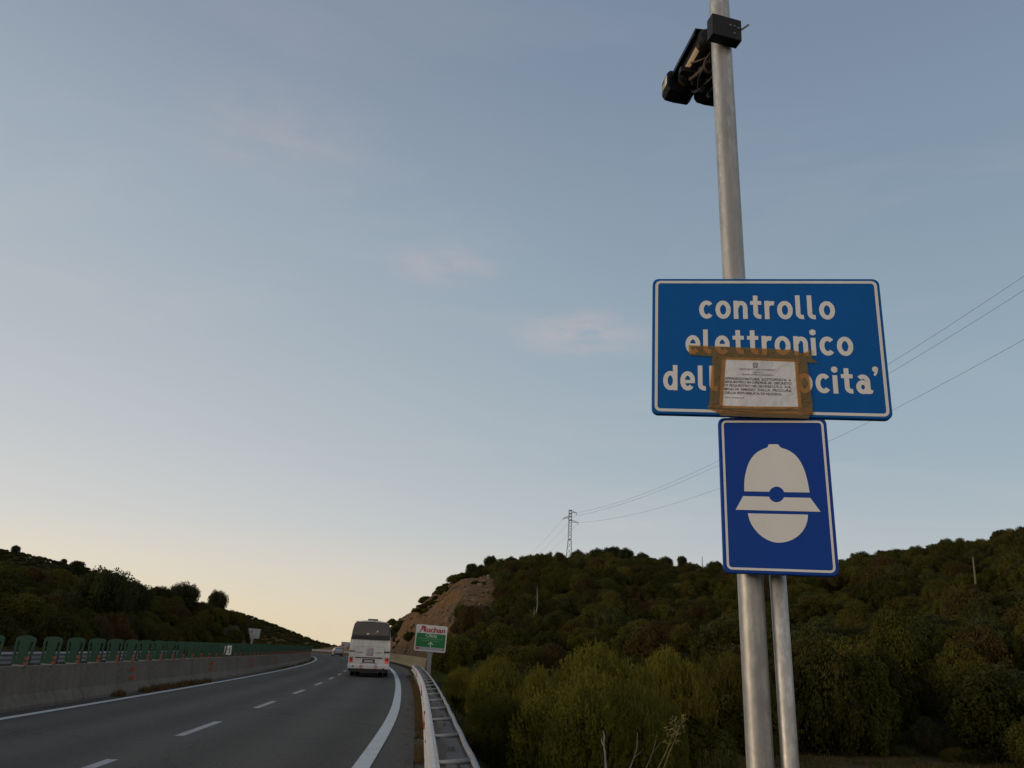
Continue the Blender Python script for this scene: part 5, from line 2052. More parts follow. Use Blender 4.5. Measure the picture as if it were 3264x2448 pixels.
def tree_lobes(seed, n):
    """broad rounded crown with a flat ragged top"""
    rg = np.random.default_rng(seed)
    out = [(0, 0, 0.45, 0.42)]
    for k in range(n):
        a = 2 * math.pi * (k * 0.618 + rg.uniform(-0.06, 0.06))
        q = math.sqrt((k + 0.5) / n) * 0.70
        r_ = rg.uniform(0.20, 0.32)
        z = (1 - r_) * (1 - 0.62 * q ** 2.2) + rg.uniform(-0.10, 0.02)
        out.append((q * math.cos(a), q * math.sin(a), max(z, r_ * 0.6), r_))
        if k % 2:
            out.append((q * math.cos(a + 0.4) * 1.02, q * math.sin(a + 0.4) * 1.02, max(z * 0.45, 0.2), r_))
    return out


def tri_tree(name, label, cat, px_top, r_, w_px, mesh_i, group, parent_m='leaf_tree', base_gap=0.0, trunk=True, sink=0.0):
    """a tree whose crown top is seen at px_top, standing on the ground at range r_, w_px wide in the photograph"""
    best = None
    for rr_ in np.linspace(r_ - 32, r_ + 30, 63):
        T_ = at_range(px_top[0], px_top[1], rr_)
        want = w_px / 2508.5 * rr_ * (0.88 + base_gap)
        e_ = abs((T_.z - ground(T_.x, T_.y)) - want) + abs(rr_ - r_) * 0.012
        if best is None or e_ < best[0]:
            best = (e_, rr_)
    T_ = at_range(px_top[0], px_top[1], best[1])
    g = ground(T_.x, T_.y) - sink
    H_ = max(T_.z - g, 0.8)
    W_ = w_px / 2508.5 * math.hypot(T_.x, T_.y) * 0.5 * 1.04
    base_gap = max(base_gap, 1 - 2.1 * W_ / H_)
    t = thing(name, label, cat, (T_.x, T_.y, g), random.uniform(0, 6.28), group)
    gap = base_gap * H_
    c = link('crown', TREES[mesh_i], t)
    c.location = (0, 0, gap)
    c.scale = (W_, W_, (H_ - gap) / 1.0)
    mb = MB()
    for k in range(3 if trunk else 1):
        a = k * 2.1 + random.uniform(0, 1)
        f = 0.10 * W_ + 0.05
        mb.tube([(0.05 * math.cos(a), 0.05 * math.sin(a), -0.3), (W_ * 0.12 * math.cos(a), W_ * 0.12 * math.sin(a), gap + H_ * 0.18), (W_ * 0.34 * math.cos(a), W_ * 0.34 * math.sin(a), gap + (H_ - gap) * 0.55)], [f * 0.8, f * 0.55, f * 0.25], 7)
    mb.build('trunk', M['bark'], t, smooth=True)
    return t


TREES = [crown_mesh('crown', 100 + i, tree_lobes(200 + i, 14 + 2 * i), 18000, 0.030, M['leaf_tree'], 0.55) for i in range(4)]
SHRUBS = []
for i, (mk, nl_) in enumerate((('leaf_dark', 9), ('leaf_dark', 12), ('leaf_olive', 10), ('leaf_olive', 13), ('leaf_brown', 9), ('leaf_grey', 11), ('leaf_dark', 14), ('leaf_olive', 8))):
    SHRUBS.append(crown_mesh('shrub_leaves', 300 + i, dome_lobes(320 + i, nl_, 0.95, 0.92, 0.20), 16000, 0.029, M[mk], 0.62))
SHRUB_LOW = [crown_mesh('low_leaves', 400 + i, dome_lobes(420 + i, 7, 0.95, 0.92, 0.2), 700, 0.075, M['leaf_dark'], 0.72) for i in range(3)]

RG = 'evergreen trees on the skyline of the right hill'
for px, r_, w, mi, lab, gap in (
        ((1504, 1792), 150, 40, 0, 'small dark tree clinging to the upper edge of the rock cutting', 0.0),
        ((1566, 1769), 152, 50, 1, 'round dark tree on the hilltop just above the rock cutting', 0.0),
        ((1534, 1798), 150, 34, 2, 'low dark bush tree between the two trees above the rock cutting', 0.0),
        ((1628, 1772), 165, 48, 3, 'flat topped bush tree on the skyline left of the pylon, beside the round tree', 0.0),
        ((1678, 1768), 168, 60, 0, 'broad flat topped tree on the skyline midway between cutting and pylon', 0.0),
        ((1740, 1772), 176, 46, 2, 'low ragged tree on the skyline close on the left of the pylon', 0.0),
        ((1784, 1778), 182, 36, 1, 'small spiky tree at the left foot of the pylon', 0.0),
        ((1840, 1750), 178, 54, 3, 'dark tree hiding the right foot of the pylon', 0.0),
        ((1906, 1746), 182, 66, 1, 'left tree of the big crown cluster right of the pylon', 0.06),
        ((1952, 1737), 184, 78, 0, 'tallest tree of the big crown cluster right of the pylon', 0.08),
        ((1996, 1744), 183, 58, 2, 'right tree of the big crown cluster right of the pylon', 0.06),
        ((2048, 1759), 186, 56, 3, 'open crowned tree with sky showing through, right of the big crown cluster', 0.22),
        ((2078, 1776), 188, 34, 1, 'small low tree between the open crowned tree and the ragged one', 0.0),
        ((2120, 1771), 187, 56, 2, 'ragged topped tree on the skyline left of the lone small tree', 0.05),
        ((2174, 1769), 190, 35, 0, 'lone small tree on the skyline left of the thin pole', 0.12),
        ((2278, 1786), 188, 62, 1, 'dark rounded tree on the skyline against the edge of the helmet sign', 0.0),
        ((2212, 1800), 186, 50, 3, 'low dark shrub tree at the foot of the thin skyline pole', 0.0),
        ((2744, 1755), 190, 70, 2, 'broad tree rising on the skyline right of the helmet sign', 0.0),
        ((2862, 1744), 192, 66, 0, 'skyline tree in the middle of the right ridge', 0.0),
        ((3122, 1716), 186, 64, 3, 'skyline tree on the right ridge above the bare wooden pole', 0.0),
        ((3236, 1697), 184, 90, 1, 'highest skyline tree at the right end of the ridge', 0.0)):
    tri_tree('evergreen_tree', lab, 'tree', px, r_, w, mi, RG, base_gap=gap)
LG = 'trees on the left hillside'
for px, r_, w, mi, lab, gap in (
        ((354, 1806), 96, 190, 1, 'large dark rounded tree on the left hillside, the widest there', 0.0),
        ((300, 1838), 92, 120, 3, 'dark tree merging into the left flank of the widest left tree', 0.0),
        ((430, 1842), 94, 120, 0, 'feathery tree on the right flank of the widest left tree', 0.0),
        ((516, 1866), 100, 70, 2, 'low domed tree between the wide left tree and the two taller ones', 0.0),
        ((594, 1853), 95, 96, 3, 'tall ragged tree on the left hillside, second from the right', 0.0),
        ((560, 1872), 97, 60, 0, 'shorter tree leaning against the ragged tree on the left hillside', 0.0),
        ((697, 1879), 98, 66, 1, 'separate round tree standing against the sky at the right end of the left hillside', 0.10),
        ((54, 1737), 410, 26, 2, 'tiny round bush on the skyline at the far left of the left hill', 0.0),
        ((250, 1783), 410, 46, 0, 'wide low bush on the skyline of the left hill', 0.0),
        ((206, 1780), 410, 18, 3, 'tiny bush on the skyline left of the wide low one', 0.0)):
    tri_tree('hillside_tree', lab, 'tree', px, r_, w, mi, LG, base_gap=gap)

# --- scrub of the hillsides: the nearest shrubs one by one, the rest as one mass
cand = []
rs_ = np.random.default_rng(21)
gx = np.arange(-40, 190, 3.3)
for x in gx:
    for y in np.arange(22, 235, 3.3):
        px, py_ = x + rs_.uniform(-1.5, 1.5), y + rs_.uniform(-1.5, 1.5)
        cand.append((px, py_))
cand = np.array(cand)
az_ = np.degrees(np.arctan2(cand[:, 0], cand[:, 1]))
r_all = np.hypot(cand[:, 0], cand[:, 1])
zc, Sc, Uc = terrain_h(cand[:, 0], cand[:, 1])
ridge = np.interp(az_, HR[:, 0], HR[:, 2])
lim = rock_lim(cand[:, 0], cand[:, 1], zc)
ok = (Uc > 8) & (r_all < ridge + 6) & (az_ < 36) & (az_ > -9)
foot = np.interp(az_, [-9, -3, 4, 12, 20, 40], [64, 45, 30, 34, 43, 42])
ok &= (r_all > foot)
rockz = (az_ < lim + 0.3) & (Sc > 54)
ok &= ~rockz | (rs_.random(len(cand)) < 0.05)
ok &= rs_.random(len(cand)) < np.interp(r_all, [40, 60, 100, 200], [0.75, 0.95, 0.9, 0.85])
cr = np.stack([cand[ok, 0], cand[ok, 1], zc[ok], r_all[ok], az_[ok], rockz[ok]], 1)
# left hillside
cl = np.stack([rs_.uniform(-130, -18, 2400), rs_.uniform(10, 165, 2400)], 1)
zl_, Sl, Ul = terrain_h(cl[:, 0], cl[:, 1])
azl, rl_ = np.degrees(np.arctan2(cl[:, 0], cl[:, 1])), np.hypot(*cl.T)
okl = (Ul < -15) & (azl > -42) & (azl < -16.6) & (rl_ < 150)
keepn = ((0.45 + fbm(cl[:, 0] * 0.06, cl[:, 1] * 0.06)) < 0.60) | (azl > -21)
okl &= keepn
clf = np.stack([cl[okl, 0], cl[okl, 1], zl_[okl], rl_[okl], azl[okl], np.zeros(okl.sum())], 1)


def zone(x, y, z, r, az, rock):
    if az < -12:
        return 'left'
    if rock:
        return 'rock'
    h = 'low' if r < 75 else ('mid' if r < 125 else 'high')
    if az < 4.5:
        return 'pylon_' + h
    if az < 15.5:
        return 'sign_' + h
    return 'right_' + h


ZL = {
    'left': ('dark shrub on the left hillside behind the green screens', 'shrubs on the left hillside'),
    'rock': ('lone shrub growing on the bare rock cutting', 'shrubs on the rock cutting'),
    'pylon_low': ('rounded shrub at the foot of the slope below the pylon', 'shrubs at the foot of the slope below the pylon'),
    'pylon_mid': ('rounded shrub halfway up the slope below the pylon', 'shrubs halfway up the slope below the pylon'),
    'pylon_high': ('small shrub high on the slope just below the pylon', 'shrubs high on the slope below the pylon'),
    'sign_low': ('dark shrub at the foot of the slope left of the steel posts', 'shrubs at the foot of the slope left of the posts'),
    'sign_mid': ('dark shrub halfway up the slope left of the steel posts', 'shrubs halfway up the slope left of the posts'),
    'sign_high': ('small dark shrub high on the slope left of the helmet sign', 'shrubs high on the slope left of the helmet sign'),
    'right_low': ('large dark shrub at the foot of the slope right of the steel posts', 'shrubs at the foot of the slope right of the posts'),
    'right_mid': ('olive shrub halfway up the slope right of the steel posts', 'shrubs halfway up the slope right of the posts'),
    'right_high': ('small olive shrub high on the slope right of the helmet sign', 'shrubs high on the slope right of the helmet sign')}

allc = np.vstack([cr, clf])
# a small clearing on the near side of the hillside pole
pa, pr = math.degrees(math.atan2(POLE_AT.x, POLE_AT.y)), math.hypot(POLE_AT.x, POLE_AT.y)
allc = allc[~((np.abs(allc[:, 4] - pa) < 1.3) & (allc[:, 3] < pr + 1) & (allc[:, 3] > pr - 16))]
order = np.argsort(allc[:, 3])
nind = 0
rest = []
for i in order:
    x, y, z, r, az, rk = allc[i]
    vis = (-36 < az < 36)
    W_ = rs_.uniform(1.5, 2.7) * (0.55 if rk else 1.0) * (1.15 if r < 75 else 1.0) * (0.7 if az < -12 else 1.0)
    H_ = W_ * rs_.uniform(1.0, 1.5)
    if r > ridge.max() or (az > -9 and r > np.interp(az, HR[:, 0], HR[:, 2]) - 12):
        H_ *= 0.62
    if r < 62 and az > 14:
        H_ *= 1.35
    if vis and nind < 290:
        zn = zone(x, y, z, r, az, rk)
        si_ = int(rs_.integers(len(SHRUBS)))
        o = link('macchia_shrub', SHRUBS[si_])
        o.location = (x, y, z - 0.15)
        o.rotation_euler = (rs_.uniform(-.12, .12), rs_.uniform(-.12, .12), rs_.uniform(0, 6.28))
        o.scale = (W_, W_ * rs_.uniform(0.85, 1.15), H_)
        cw = ('dark', 'dark', 'olive', 'olive', 'brownish', 'grey green', 'dark', 'olive')[si_]
        sw = 'large ' if W_ > 2.25 else ('small ' if W_ < 1.5 else '')
        tag(o, '%s%s shrub %s' % (sw, cw, ZL[zn][0].split('shrub ', 1)[1]), 'shrub', '%s%s %s' % (sw, cw, ZL[zn][1]))
        nind += 1
    else:
        if az < -12 and az < -37:
            continue
        rest.append((x, y, z - 0.15, W_, H_, rs_.uniform(0, 6.28)))


def scatter_mass(name, items, meshes, m, seed):
    """an uncountable mass: one object whose geometry nodes set shrubs on its points"""
    rg = np.random.default_rng(seed)
    coll = bpy.data.collections.new(name + '_kinds')
    for k, me in enumerate(meshes):
        coll.objects.link(bpy.data.objects.new('%s_kind_%02d' % (name, k), me))
    P = np.array([(x, y, z) for x, y, z, w, h, a in items], np.float32)
    me = bpy.data.meshes.new(name)
    me.vertices.add(len(P))
    me.vertices.foreach_set('co', P.ravel())
    sc_ = np.array([(w, w * rg.uniform(0.85, 1.15), h) for x, y, z, w, h, a in items], np.float32)
    ro = np.array([(rg.uniform(-.15, .15), rg.uniform(-.15, .15), a) for x, y, z, w, h, a in items], np.float32)
    for nm, tp, dat, key in (('scl', 'FLOAT_VECTOR', sc_, 'vector'), ('rot', 'FLOAT_VECTOR', ro, 'vector'), ('pick', 'INT', rg.integers(0, len(meshes), len(P)).astype(np.int32), 'value')):
        at = me.attributes.new(nm, tp, 'POINT')
        at.data.foreach_set(key, dat.ravel())
    o = link(name, me)
    ng = bpy.data.node_groups.new(name, 'GeometryNodeTree')
    ng.interface.new_socket('Geometry', in_out='INPUT', socket_type='NodeSocketGeometry')
    ng.interface.new_socket('Geometry', in_out='OUTPUT', socket_type='NodeSocketGeometry')
    N = ng.nodes
    gi, go = N.new('NodeGroupInput'), N.new('NodeGroupOutput')
    ip = N.new('GeometryNodeInstanceOnPoints')
    ci = N.new('GeometryNodeCollectionInfo')
    ci.inputs['Collection'].default_value = coll
    ci.inputs['Separate Children'].default_value = True
    ci.inputs['Reset Children'].default_value = True

    def attr(nm, tp):
        n_ = N.new('GeometryNodeInputNamedAttribute')
        n_.data_type = tp
        n_.inputs['Name'].default_value = nm
        return n_.outputs['Attribute']
    L_ = ng.links
    L_.new(gi.outputs[0], ip.inputs['Points'])
    L_.new(ci.outputs[0], ip.inputs['Instance'])
    ip.inputs['Pick Instance'].default_value = True
    L_.new(attr('pick', 'INT'), ip.inputs['Instance Index'])
    L_.new(attr('rot', 'FLOAT_VECTOR'), ip.inputs['Rotation'])
    L_.new(attr('scl', 'FLOAT_VECTOR'), ip.inputs['Scale'])
    L_.new(ip.outputs[0], go.inputs[0])
    md = o.modifiers.new('scatter', 'NODES')
    md.node_group = ng
    return o


M['leaf_mass'] = leaf_mat('mixed_macchia_leaves', (0.028, 0.034, 0.008), (0.080, 0.074, 0.015), (0.10, 0.06, 0.018))
# low growth filling the ground between the shrubs
lo = np.stack([rs_.uniform(-45, 150, 9000), rs_.uniform(20, 215, 9000)], 1)
zlo, Slo, Ulo = terrain_h(lo[:, 0], lo[:, 1])
azo, rlo = np.degrees(np.arctan2(lo[:, 0], lo[:, 1])), np.hypot(*lo.T)
klo = (Ulo > 8.5) & (azo < 36) & (azo > rock_lim(lo[:, 0], lo[:, 1], zlo) + 0.2) & (rlo > np.interp(azo, [-9, -3, 4, 12, 20, 40], [60, 40, 27, 32, 44, 44])) & (rlo < np.interp(azo, HR[:, 0], HR[:, 2]) + 4)
for k_ in np.where(klo)[0][:4200]:
    w_ = rs_.uniform(0.5, 1.25)
    rest.append((lo[k_, 0], lo[k_, 1], zlo[k_] - 0.1, w_, w_ * rs_.uniform(0.7, 1.5), rs_.uniform(0, 6.28)))
ll = np.stack([rs_.uniform(-120, -16, 5000), rs_.uniform(15, 170, 5000)], 1)
zll, Sll, Ull = terrain_h(ll[:, 0], ll[:, 1])
azz, rzz = np.degrees(np.arctan2(ll[:, 0], ll[:, 1])), np.hypot(*ll.T)
kll = (Ull < -14.2) & (azz > -36) & (azz < -16.8) & (rzz < 150) & (((0.45 + fbm(ll[:, 0] * 0.05, ll[:, 1] * 0.05)) < 0.54) | (azz > -20))
for k_ in np.where(kll)[0][:1500]:
    w_ = rs_.uniform(0.4, 1.1)
    rest.append((ll[k_, 0], ll[k_, 1], zll[k_] - 0.1, w_, w_ * rs_.uniform(0.7, 1.4), rs_.uniform(0, 6.28)))
o = scatter_mass('hillside_scrub', rest, SHRUBS, M['leaf_mass'], 5)
kind(o, 'stuff')
o['label'] = 'dense dark macchia scrub covering the upper hillsides'
# far hill beyond the bend: low scrub seen as one mass
fi = []
for _ in range(3600):
    az = rs_.uniform(-35, -6)
    r = rs_.uniform(315, 424)
    x, y = r * math.sin(R(az)), r * math.cos(R(az))
    fi.append((x, y, 0, rs_.uniform(0.8, 2.2), rs_.uniform(0.5, 1.4), rs_.uniform(0, 6)))
fz, _, _ = terrain_h(np.array([q[0] for q in fi]), np.array([q[1] for q in fi]))
fi = [(q[0], q[1], float(z) - 0.2, q[3], q[4], q[5]) for q, z in zip(fi, fz)]
o = scatter_mass('far_hill_scrub', fi, SHRUB_LOW, M['leaf_mass'], 6)
kind(o, 'stuff')
o['label'] = 'dark scrub on the far hill beyond the bend'
# small brush all over the cutting's upper rim and face
ri = []
for _ in range(330):
    az = rs_.uniform(-8.6, -0.8)
    r = rs_.uniform(70, 185)
    ri.append((r * math.sin(R(az)), r * math.cos(R(az))))
ri = np.array(ri)
zr2, Sr2, Ur2 = terrain_h(ri[:, 0], ri[:, 1])
azr, rr2 = np.degrees(np.arctan2(ri[:, 0], ri[:, 1])), np.hypot(*ri.T)
lm = rock_lim(ri[:, 0], ri[:, 1], zr2)
rim = rr2 > np.interp(azr, HR[:, 0], HR[:, 2]) - 14
okr = (Ur2 > 8) & (Sr2 > 58) & (rim | (rs_.random(len(ri)) < 0.14))
items = [(ri[k, 0], ri[k, 1], zr2[k] - 0.1, *( (rs_.uniform(0.7, 1.7), rs_.uniform(0.6, 1.5)) if rim[k] else (rs_.uniform(0.3, 1.1), rs_.uniform(0.3, 0.8))), rs_.uniform(0, 6)) for k in np.where(okr)[0]]
o = scatter_mass('cutting_brush', items, SHRUBS[:4], M['leaf_mass'], 8)
kind(o, 'stuff')
o['label'] = 'low brush and heather on the rim and face of the rock cutting'

# stones lying on the cutting's face
def stone_mesh(seed):
    rg = np.random.default_rng(seed)
    bm = bmesh.new()
    bmesh.ops.create_icosphere(bm, subdivisions=2, radius=1.0)
    pl_ = [Vector(rg.normal(size=3)).normalized() for _ in range(7)]
    for v in bm.verts:
        for p in pl_:
            d = v.co.dot(p) - 0.62
            if d > 0:
                v.co -= p * d
        v.co.z *= 0.75
    bm.normal_update()
    me = bpy.data.meshes.new('stone')
    bm.to_mesh(me)
    bm.free()
    me.materials.append(M['rock'])
    return me


ST = [stone_mesh(500 + i) for i in range(5)]
nst = 0
for _ in range(900):
    az, r = rs_.uniform(-8.2, -0.8), rs_.uniform(66, 165)
    x, y = r * math.sin(R(az)), r * math.cos(R(az))
    z, S, U = terrain_h(np.array([x]), np.array([y]))
    lm1 = float(rock_lim(x, y, z[0]))
    if U[0] < 7.2 or az > lm1 + 0.2 or S[0] < 60:
        continue
    o = link('stone', ST[int(rs_.integers(5))])
    sc_ = rs_.uniform(0.12, 0.36) if rs_.random() < 0.88 else rs_.uniform(0.36, 0.7)
    o.location = (x, y, float(z[0]) + sc_ * 0.15)
    o.scale = (sc_, sc_ * rs_.uniform(0.7, 1.3), sc_ * rs_.uniform(0.6, 1.1))
    o.rotation_euler = tuple(rs_.uniform(0, 6.28, 3))
    tag(o, 'pale stone lying on the brown face of the rock cutting', 'stone', 'stones on the rock cutting')
    nst += 1
    if nst > 200:
        break


# --- feathery willow-like bushes close behind the guard rail
def willow(seed, n_shoots, per, leaf, m, spread=0.95):
    """a bush of several rounded clumps, each a sheaf of fine leafy shoots"""
    rg = np.random.default_rng(seed)
    Ps, Tn, Dr = [], [], []
    cl_ = [(0.0, 0.0, 0.97, 0.58), (0.22, 0.12, 0.99, 0.45)]
    for k in range(8):
        a = 2 * math.pi * k / 8 + rg.uniform(-0.3, 0.3)
        q = rg.uniform(0.38, 0.62)
        cl_.append((math.cos(a) * q, math.sin(a) * q, rg.uniform(0.72, 0.97), rg.uniform(0.34, 0.48)))
    wts = np.array([c[3] ** 2 for c in cl_])
    pick = rg.choice(len(cl_), n_shoots, p=wts / wts.sum())
    tone_c = rg.normal(0.5, 0.13, len(cl_))
    t = np.linspace(0, 1, per)
    for k in range(n_shoots):
        cx, cy, ch, cr_ = cl_[pick[k]]
        a = rg.uniform(0, 2 * math.pi)
        ph = math.acos(rg.uniform(-0.15, 1.0))              # angle from straight up
        q = math.sin(ph)
        rad = rg.uniform(0.80, 1.04)
        zc_ = ch * 0.55
        tip = np.array([cx + math.cos(a) * q * cr_ * rad, cy + math.sin(a) * q * cr_ * rad, zc_ + (ch - zc_) * math.cos(ph) * rad])
        if tip[2] < 0.05:
            continue
        d = np.array([math.cos(a) * q * 0.6, math.sin(a) * q * 0.6, 0.55 + rg.uniform(0, 0.45)]) + rg.normal(0, 0.28, 3)
        d /= np.linalg.norm(d)
        L = rg.uniform(0.06, 0.14)
        bend = rg.normal(0, 0.03, 3)
        P = tip[None] - d[None] * (L * (1 - t))[:, None] + bend[None] * (t * (1 - t))[:, None] + rg.normal(0, 0.004, (per, 3))
        Ps.append(P)
        Dr.append(np.repeat(d[None], per, 0))
        Tn.append(np.full(per, np.clip(tone_c[pick[k]] + rg.normal(0, 0.2), 0, 1)))
    P, D, To = np.vstack(Ps), np.vstack(Dr), np.concatenate(Tn)
    n = len(P)
    out = rg.normal(size=(n, 3))
    out -= D * (out * D).sum(1)[:, None]
    out /= np.linalg.norm(out, axis=1)[:, None]
    T_ = D * 0.75 + out * 0.75
    T_ /= np.linalg.norm(T_, axis=1)[:, None]
    B = np.cross(T_, rg.normal(size=(n, 3)))
    B /= np.linalg.norm(B, axis=1)[:, None]
    ln = leaf * rg.uniform(0.6, 1.3, n)[:, None]
    wd = ln * 0.30
    base = P
    V = np.stack([base, base + T_ * ln * 0.45 + B * wd, base + T_ * ln, base + T_ * ln * 0.45 - B * wd], 1).reshape(-1, 3)
    F = np.arange(4 * n).reshape(n, 4)
    tone = np.clip(np.repeat(To, 4) + np.repeat(rg.normal(0, 0.18, n), 4), 0, 1)
    return np_mesh('foliage', V, F, m, tone)


WIL = [willow(600, 5200, 16, 0.021, M['leaf_willow']), willow(601, 5000, 16, 0.021, M['leaf_willow']), willow(602, 2200, 20, 0.026, M['leaf_grey']), willow(603, 4600, 15, 0.022, M['leaf_olive'])]


def bush(px_top, r_, w_px, mi, label, stems=5, bark='bark', name='willow_bush', depth=1.0, core=True):
    T_ = at_range(px_top[0], px_top[1], r_)
    g = ground(T_.x, T_.y)
    H_ = T_.z - g
    W_ = w_px / 2508.5 * r_ * 0.5
    t = thing(name, label, 'bush', (T_.x, T_.y, g), random.uniform(0, 6), 'feathery bushes behind the guard rail')
    f = link('foliage', WIL[mi], t)
    f.scale = (W_, W_ * depth, H_)
    if core:
        c = link('inner_foliage', SHRUBS[(2, 2, 5, 0)[mi]], t)
        c.scale = (W_ * 0.80, W_ * 0.80 * depth, H_ * 0.80)
    for k in range(stems):
        a = 2 * math.pi * k / stems + random.uniform(-.3, .3)
        mb = MB()
        q = random.uniform(0.35, 0.75)
        mb.tube([(0.08 * math.cos(a), 0.08 * math.sin(a), -0.2), (W_ * q * 0.5 * math.cos(a), W_ * q * 0.5 * math.sin(a), H_ * 0.25), (W_ * q * math.cos(a), W_ * q * math.sin(a), H_ * 0.62)], [0.035, 0.028, 0.012], 6)
        mb.build('stem', M[bark], t, smooth=True)
    return t


bush((1900, 2116), 17.0, 520, 0, 'big feathery bush in front, its pale green crown right of the guard rail', 7)
bush((1890, 2034), 25, 480, 1, 'tall feathery bush rising behind the big front bush', 5)
bush((1598, 2086), 24, 250, 1, 'feathery bush left of the tall one, nearest the white and green board', 5)
bush((1590, 2205), 18, 230, 3, 'lower dark feathery bush standing close along the guard rail', 5)
bush((2085, 2180), 18.0, 200, 0, 'feathery bush joined to the right side of the big front bush', 5)
bush((2275, 2370), 14.5, 260, 2, 'low grey green bush at the foot of the posts, left side', 4)
bush((1480, 2120), 34, 130, 1, 'small feathery bush at the far end of the row by the board', 4)
bush((2120, 2052), 36, 290, 1, 'rounded feathery bush farther back, left of the posts', 5)
bush((2330, 2075), 42, 280, 3, 'rounded feathery bush seen behind the two steel posts', 5)
bush((1720, 2110), 20, 200, 1, 'feathery bush wedged between the tall bush and the one near the board', 5)


# bare pale stems and tall dry weeds in front of the bushes
def stalk(pts, r0, label, m, name='dry_stalk', grp=None, branches=()):
    P_ = [at_range(x, y, r_) for x, y, r_ in pts]
    g = ground(P_[0].x, P_[0].y)
    t = thing(name, label, 'plant', (P_[0].x, P_[0].y, g), 0, grp)
    o_ = Vector((P_[0].x, P_[0].y, g))
    mb = MB()
    path = [Vector((0, 0, -0.1))] + [p - o_ for p in P_]
    mb.tube(path, [r0 * (1 - 0.75 * k / (len(path) - 1)) for k in range(len(path))], 6)
    mb.build('stem', M[m], t, smooth=True)
    for br in branches:
        mb = MB()
        Q = [at_range(x, y, r_) - o_ for x, y, r_ in br]
        mb.tube(Q, [r0 * 0.5, r0 * 0.38, r0 * 0.2][:len(Q)], 5)
        mb.build('branch', M[m], t, smooth=True)
    return t


SG = 'bare stems and dry stalks before the bushes'
stalk([(1931, 2448, 14.6), (1928, 2400, 14.6), (1924, 2375, 14.6), (1926, 2345, 14.7), (1922, 2330, 14.8)], 0.022, 'pale bare forked stem in front of the big feathery bush', 'pale_bark', grp=SG, branches=[[(1926, 2385, 14.6), (1918, 2365, 14.6), (1917, 2352, 14.7)]])
stalk([(2008, 2448, 14.2), (2022, 2412, 14.2), (2030, 2385, 14.2), (2032, 2335, 14.3)], 0.020, 'brown bare stem curving up right of the pale forked one', 'wood', grp=SG, branches=[[(2018, 2420, 14.2), (2034, 2405, 14.1), (2044, 2396, 14.1)]])
stalk([(2060, 2448, 14.0), (2080, 2400, 14.0), (2092, 2355, 14.0)], 0.014, 'thin grey leaning stem between the brown stem and the yellow weeds', 'wood', grp=SG, branches=[[(2078, 2405, 14.0), (2098, 2378, 13.9), (2106, 2366, 13.9)]])
M['weed'] = mat('yellow_dry_weed', (0.22, 0.17, 0.06), 0.8, noise=[(8, 0.5, (0.13, 0.12, 0.04))])
for k, pts in enumerate(([(2098, 2448, 13.4), (2122, 2400, 13.4), (2142, 2345, 13.4), (2160, 2312, 13.4)], [(2116, 2448, 13.2), (2135, 2395, 13.2), (2155, 2350, 13.2), (2170, 2305, 13.2)])):
    rg = random.Random(40 + k)
    br = []
    for j in range(7):
        x0_, y0_, r0_ = pts[2 + (j % 2)]
        dx, dy = rg.uniform(-26, 26), rg.uniform(-30, 2)
        br.append([(x0_, y0_, r0_), (x0_ + dx * 0.6, y0_ + dy * 0.7, r0_ - 0.05), (x0_ + dx, y0_ + dy, r0_ - 0.1)])
    t = stalk(pts, 0.013, ['tall yellow dry weed leaning right, the left of two', 'tall yellow dry weed leaning right, the right of two'][k], 'weed', 'dry_weed', SG, br)
    Pm = []
    for j in range(60):
        x0_, y0_, r0_ = pts[2 + (j % 2)]
        Pm.append(at_range(x0_ + rg.uniform(-26, 22), y0_ + rg.uniform(-28, 26), r0_) - t.location)
    Pm = np.array([list(p) for p in Pm])
    rg2 = np.random.default_rng(k)
    nn = rg2.normal(size=Pm.shape)
    nn /= np.linalg.norm(nn, axis=1)[:, None]
    V, F = leaf_quads(Pm, nn, 0.030, 0.012, rg2)
    kind(link('seed_heads', np_mesh('seed_heads', V, F, M['weed']), t), 'stuff')
# dead pale saplings on the hillside
for k, (a_, b_, r_, lab) in enumerate((((1706, 1985), (1712, 1870), 88, 'slim pale dead sapling on the slope below the pylon'), ((1690, 1998), (1704, 1945), 86, 'shorter pale dead sapling leaning beside the slim one'))):
    A, B = at_range(*a_, r_), at_range(*b_, r_)
    t = thing('dead_sapling', lab, 'tree', (A.x, A.y, A.z - 1.0))
    o_ = t.location.copy()
    mb = MB()
    mb.tube([Vector((0, 0, 0)), A - o_, (A + B) / 2 - o_ + Vector((0.12, 0, 0)), B - o_], [0.05, 0.045, 0.035, 0.015], 6)
    mb.build('trunk', M['pale_bark'], t, smooth=True)
    mb = MB()
    mid = (A + B) / 2 - o_
    for j in range(6):
        s0_ = mid + Vector((0.1, 0, (j - 2) * 0.25))
        mb.tube([s0_, s0_ + Vector((random.uniform(-.5, .5), random.uniform(-.2, .2), random.uniform(.3, .7)))], [0.014, 0.006], 4)
    mb.build('twigs', M['pale_bark'], t)


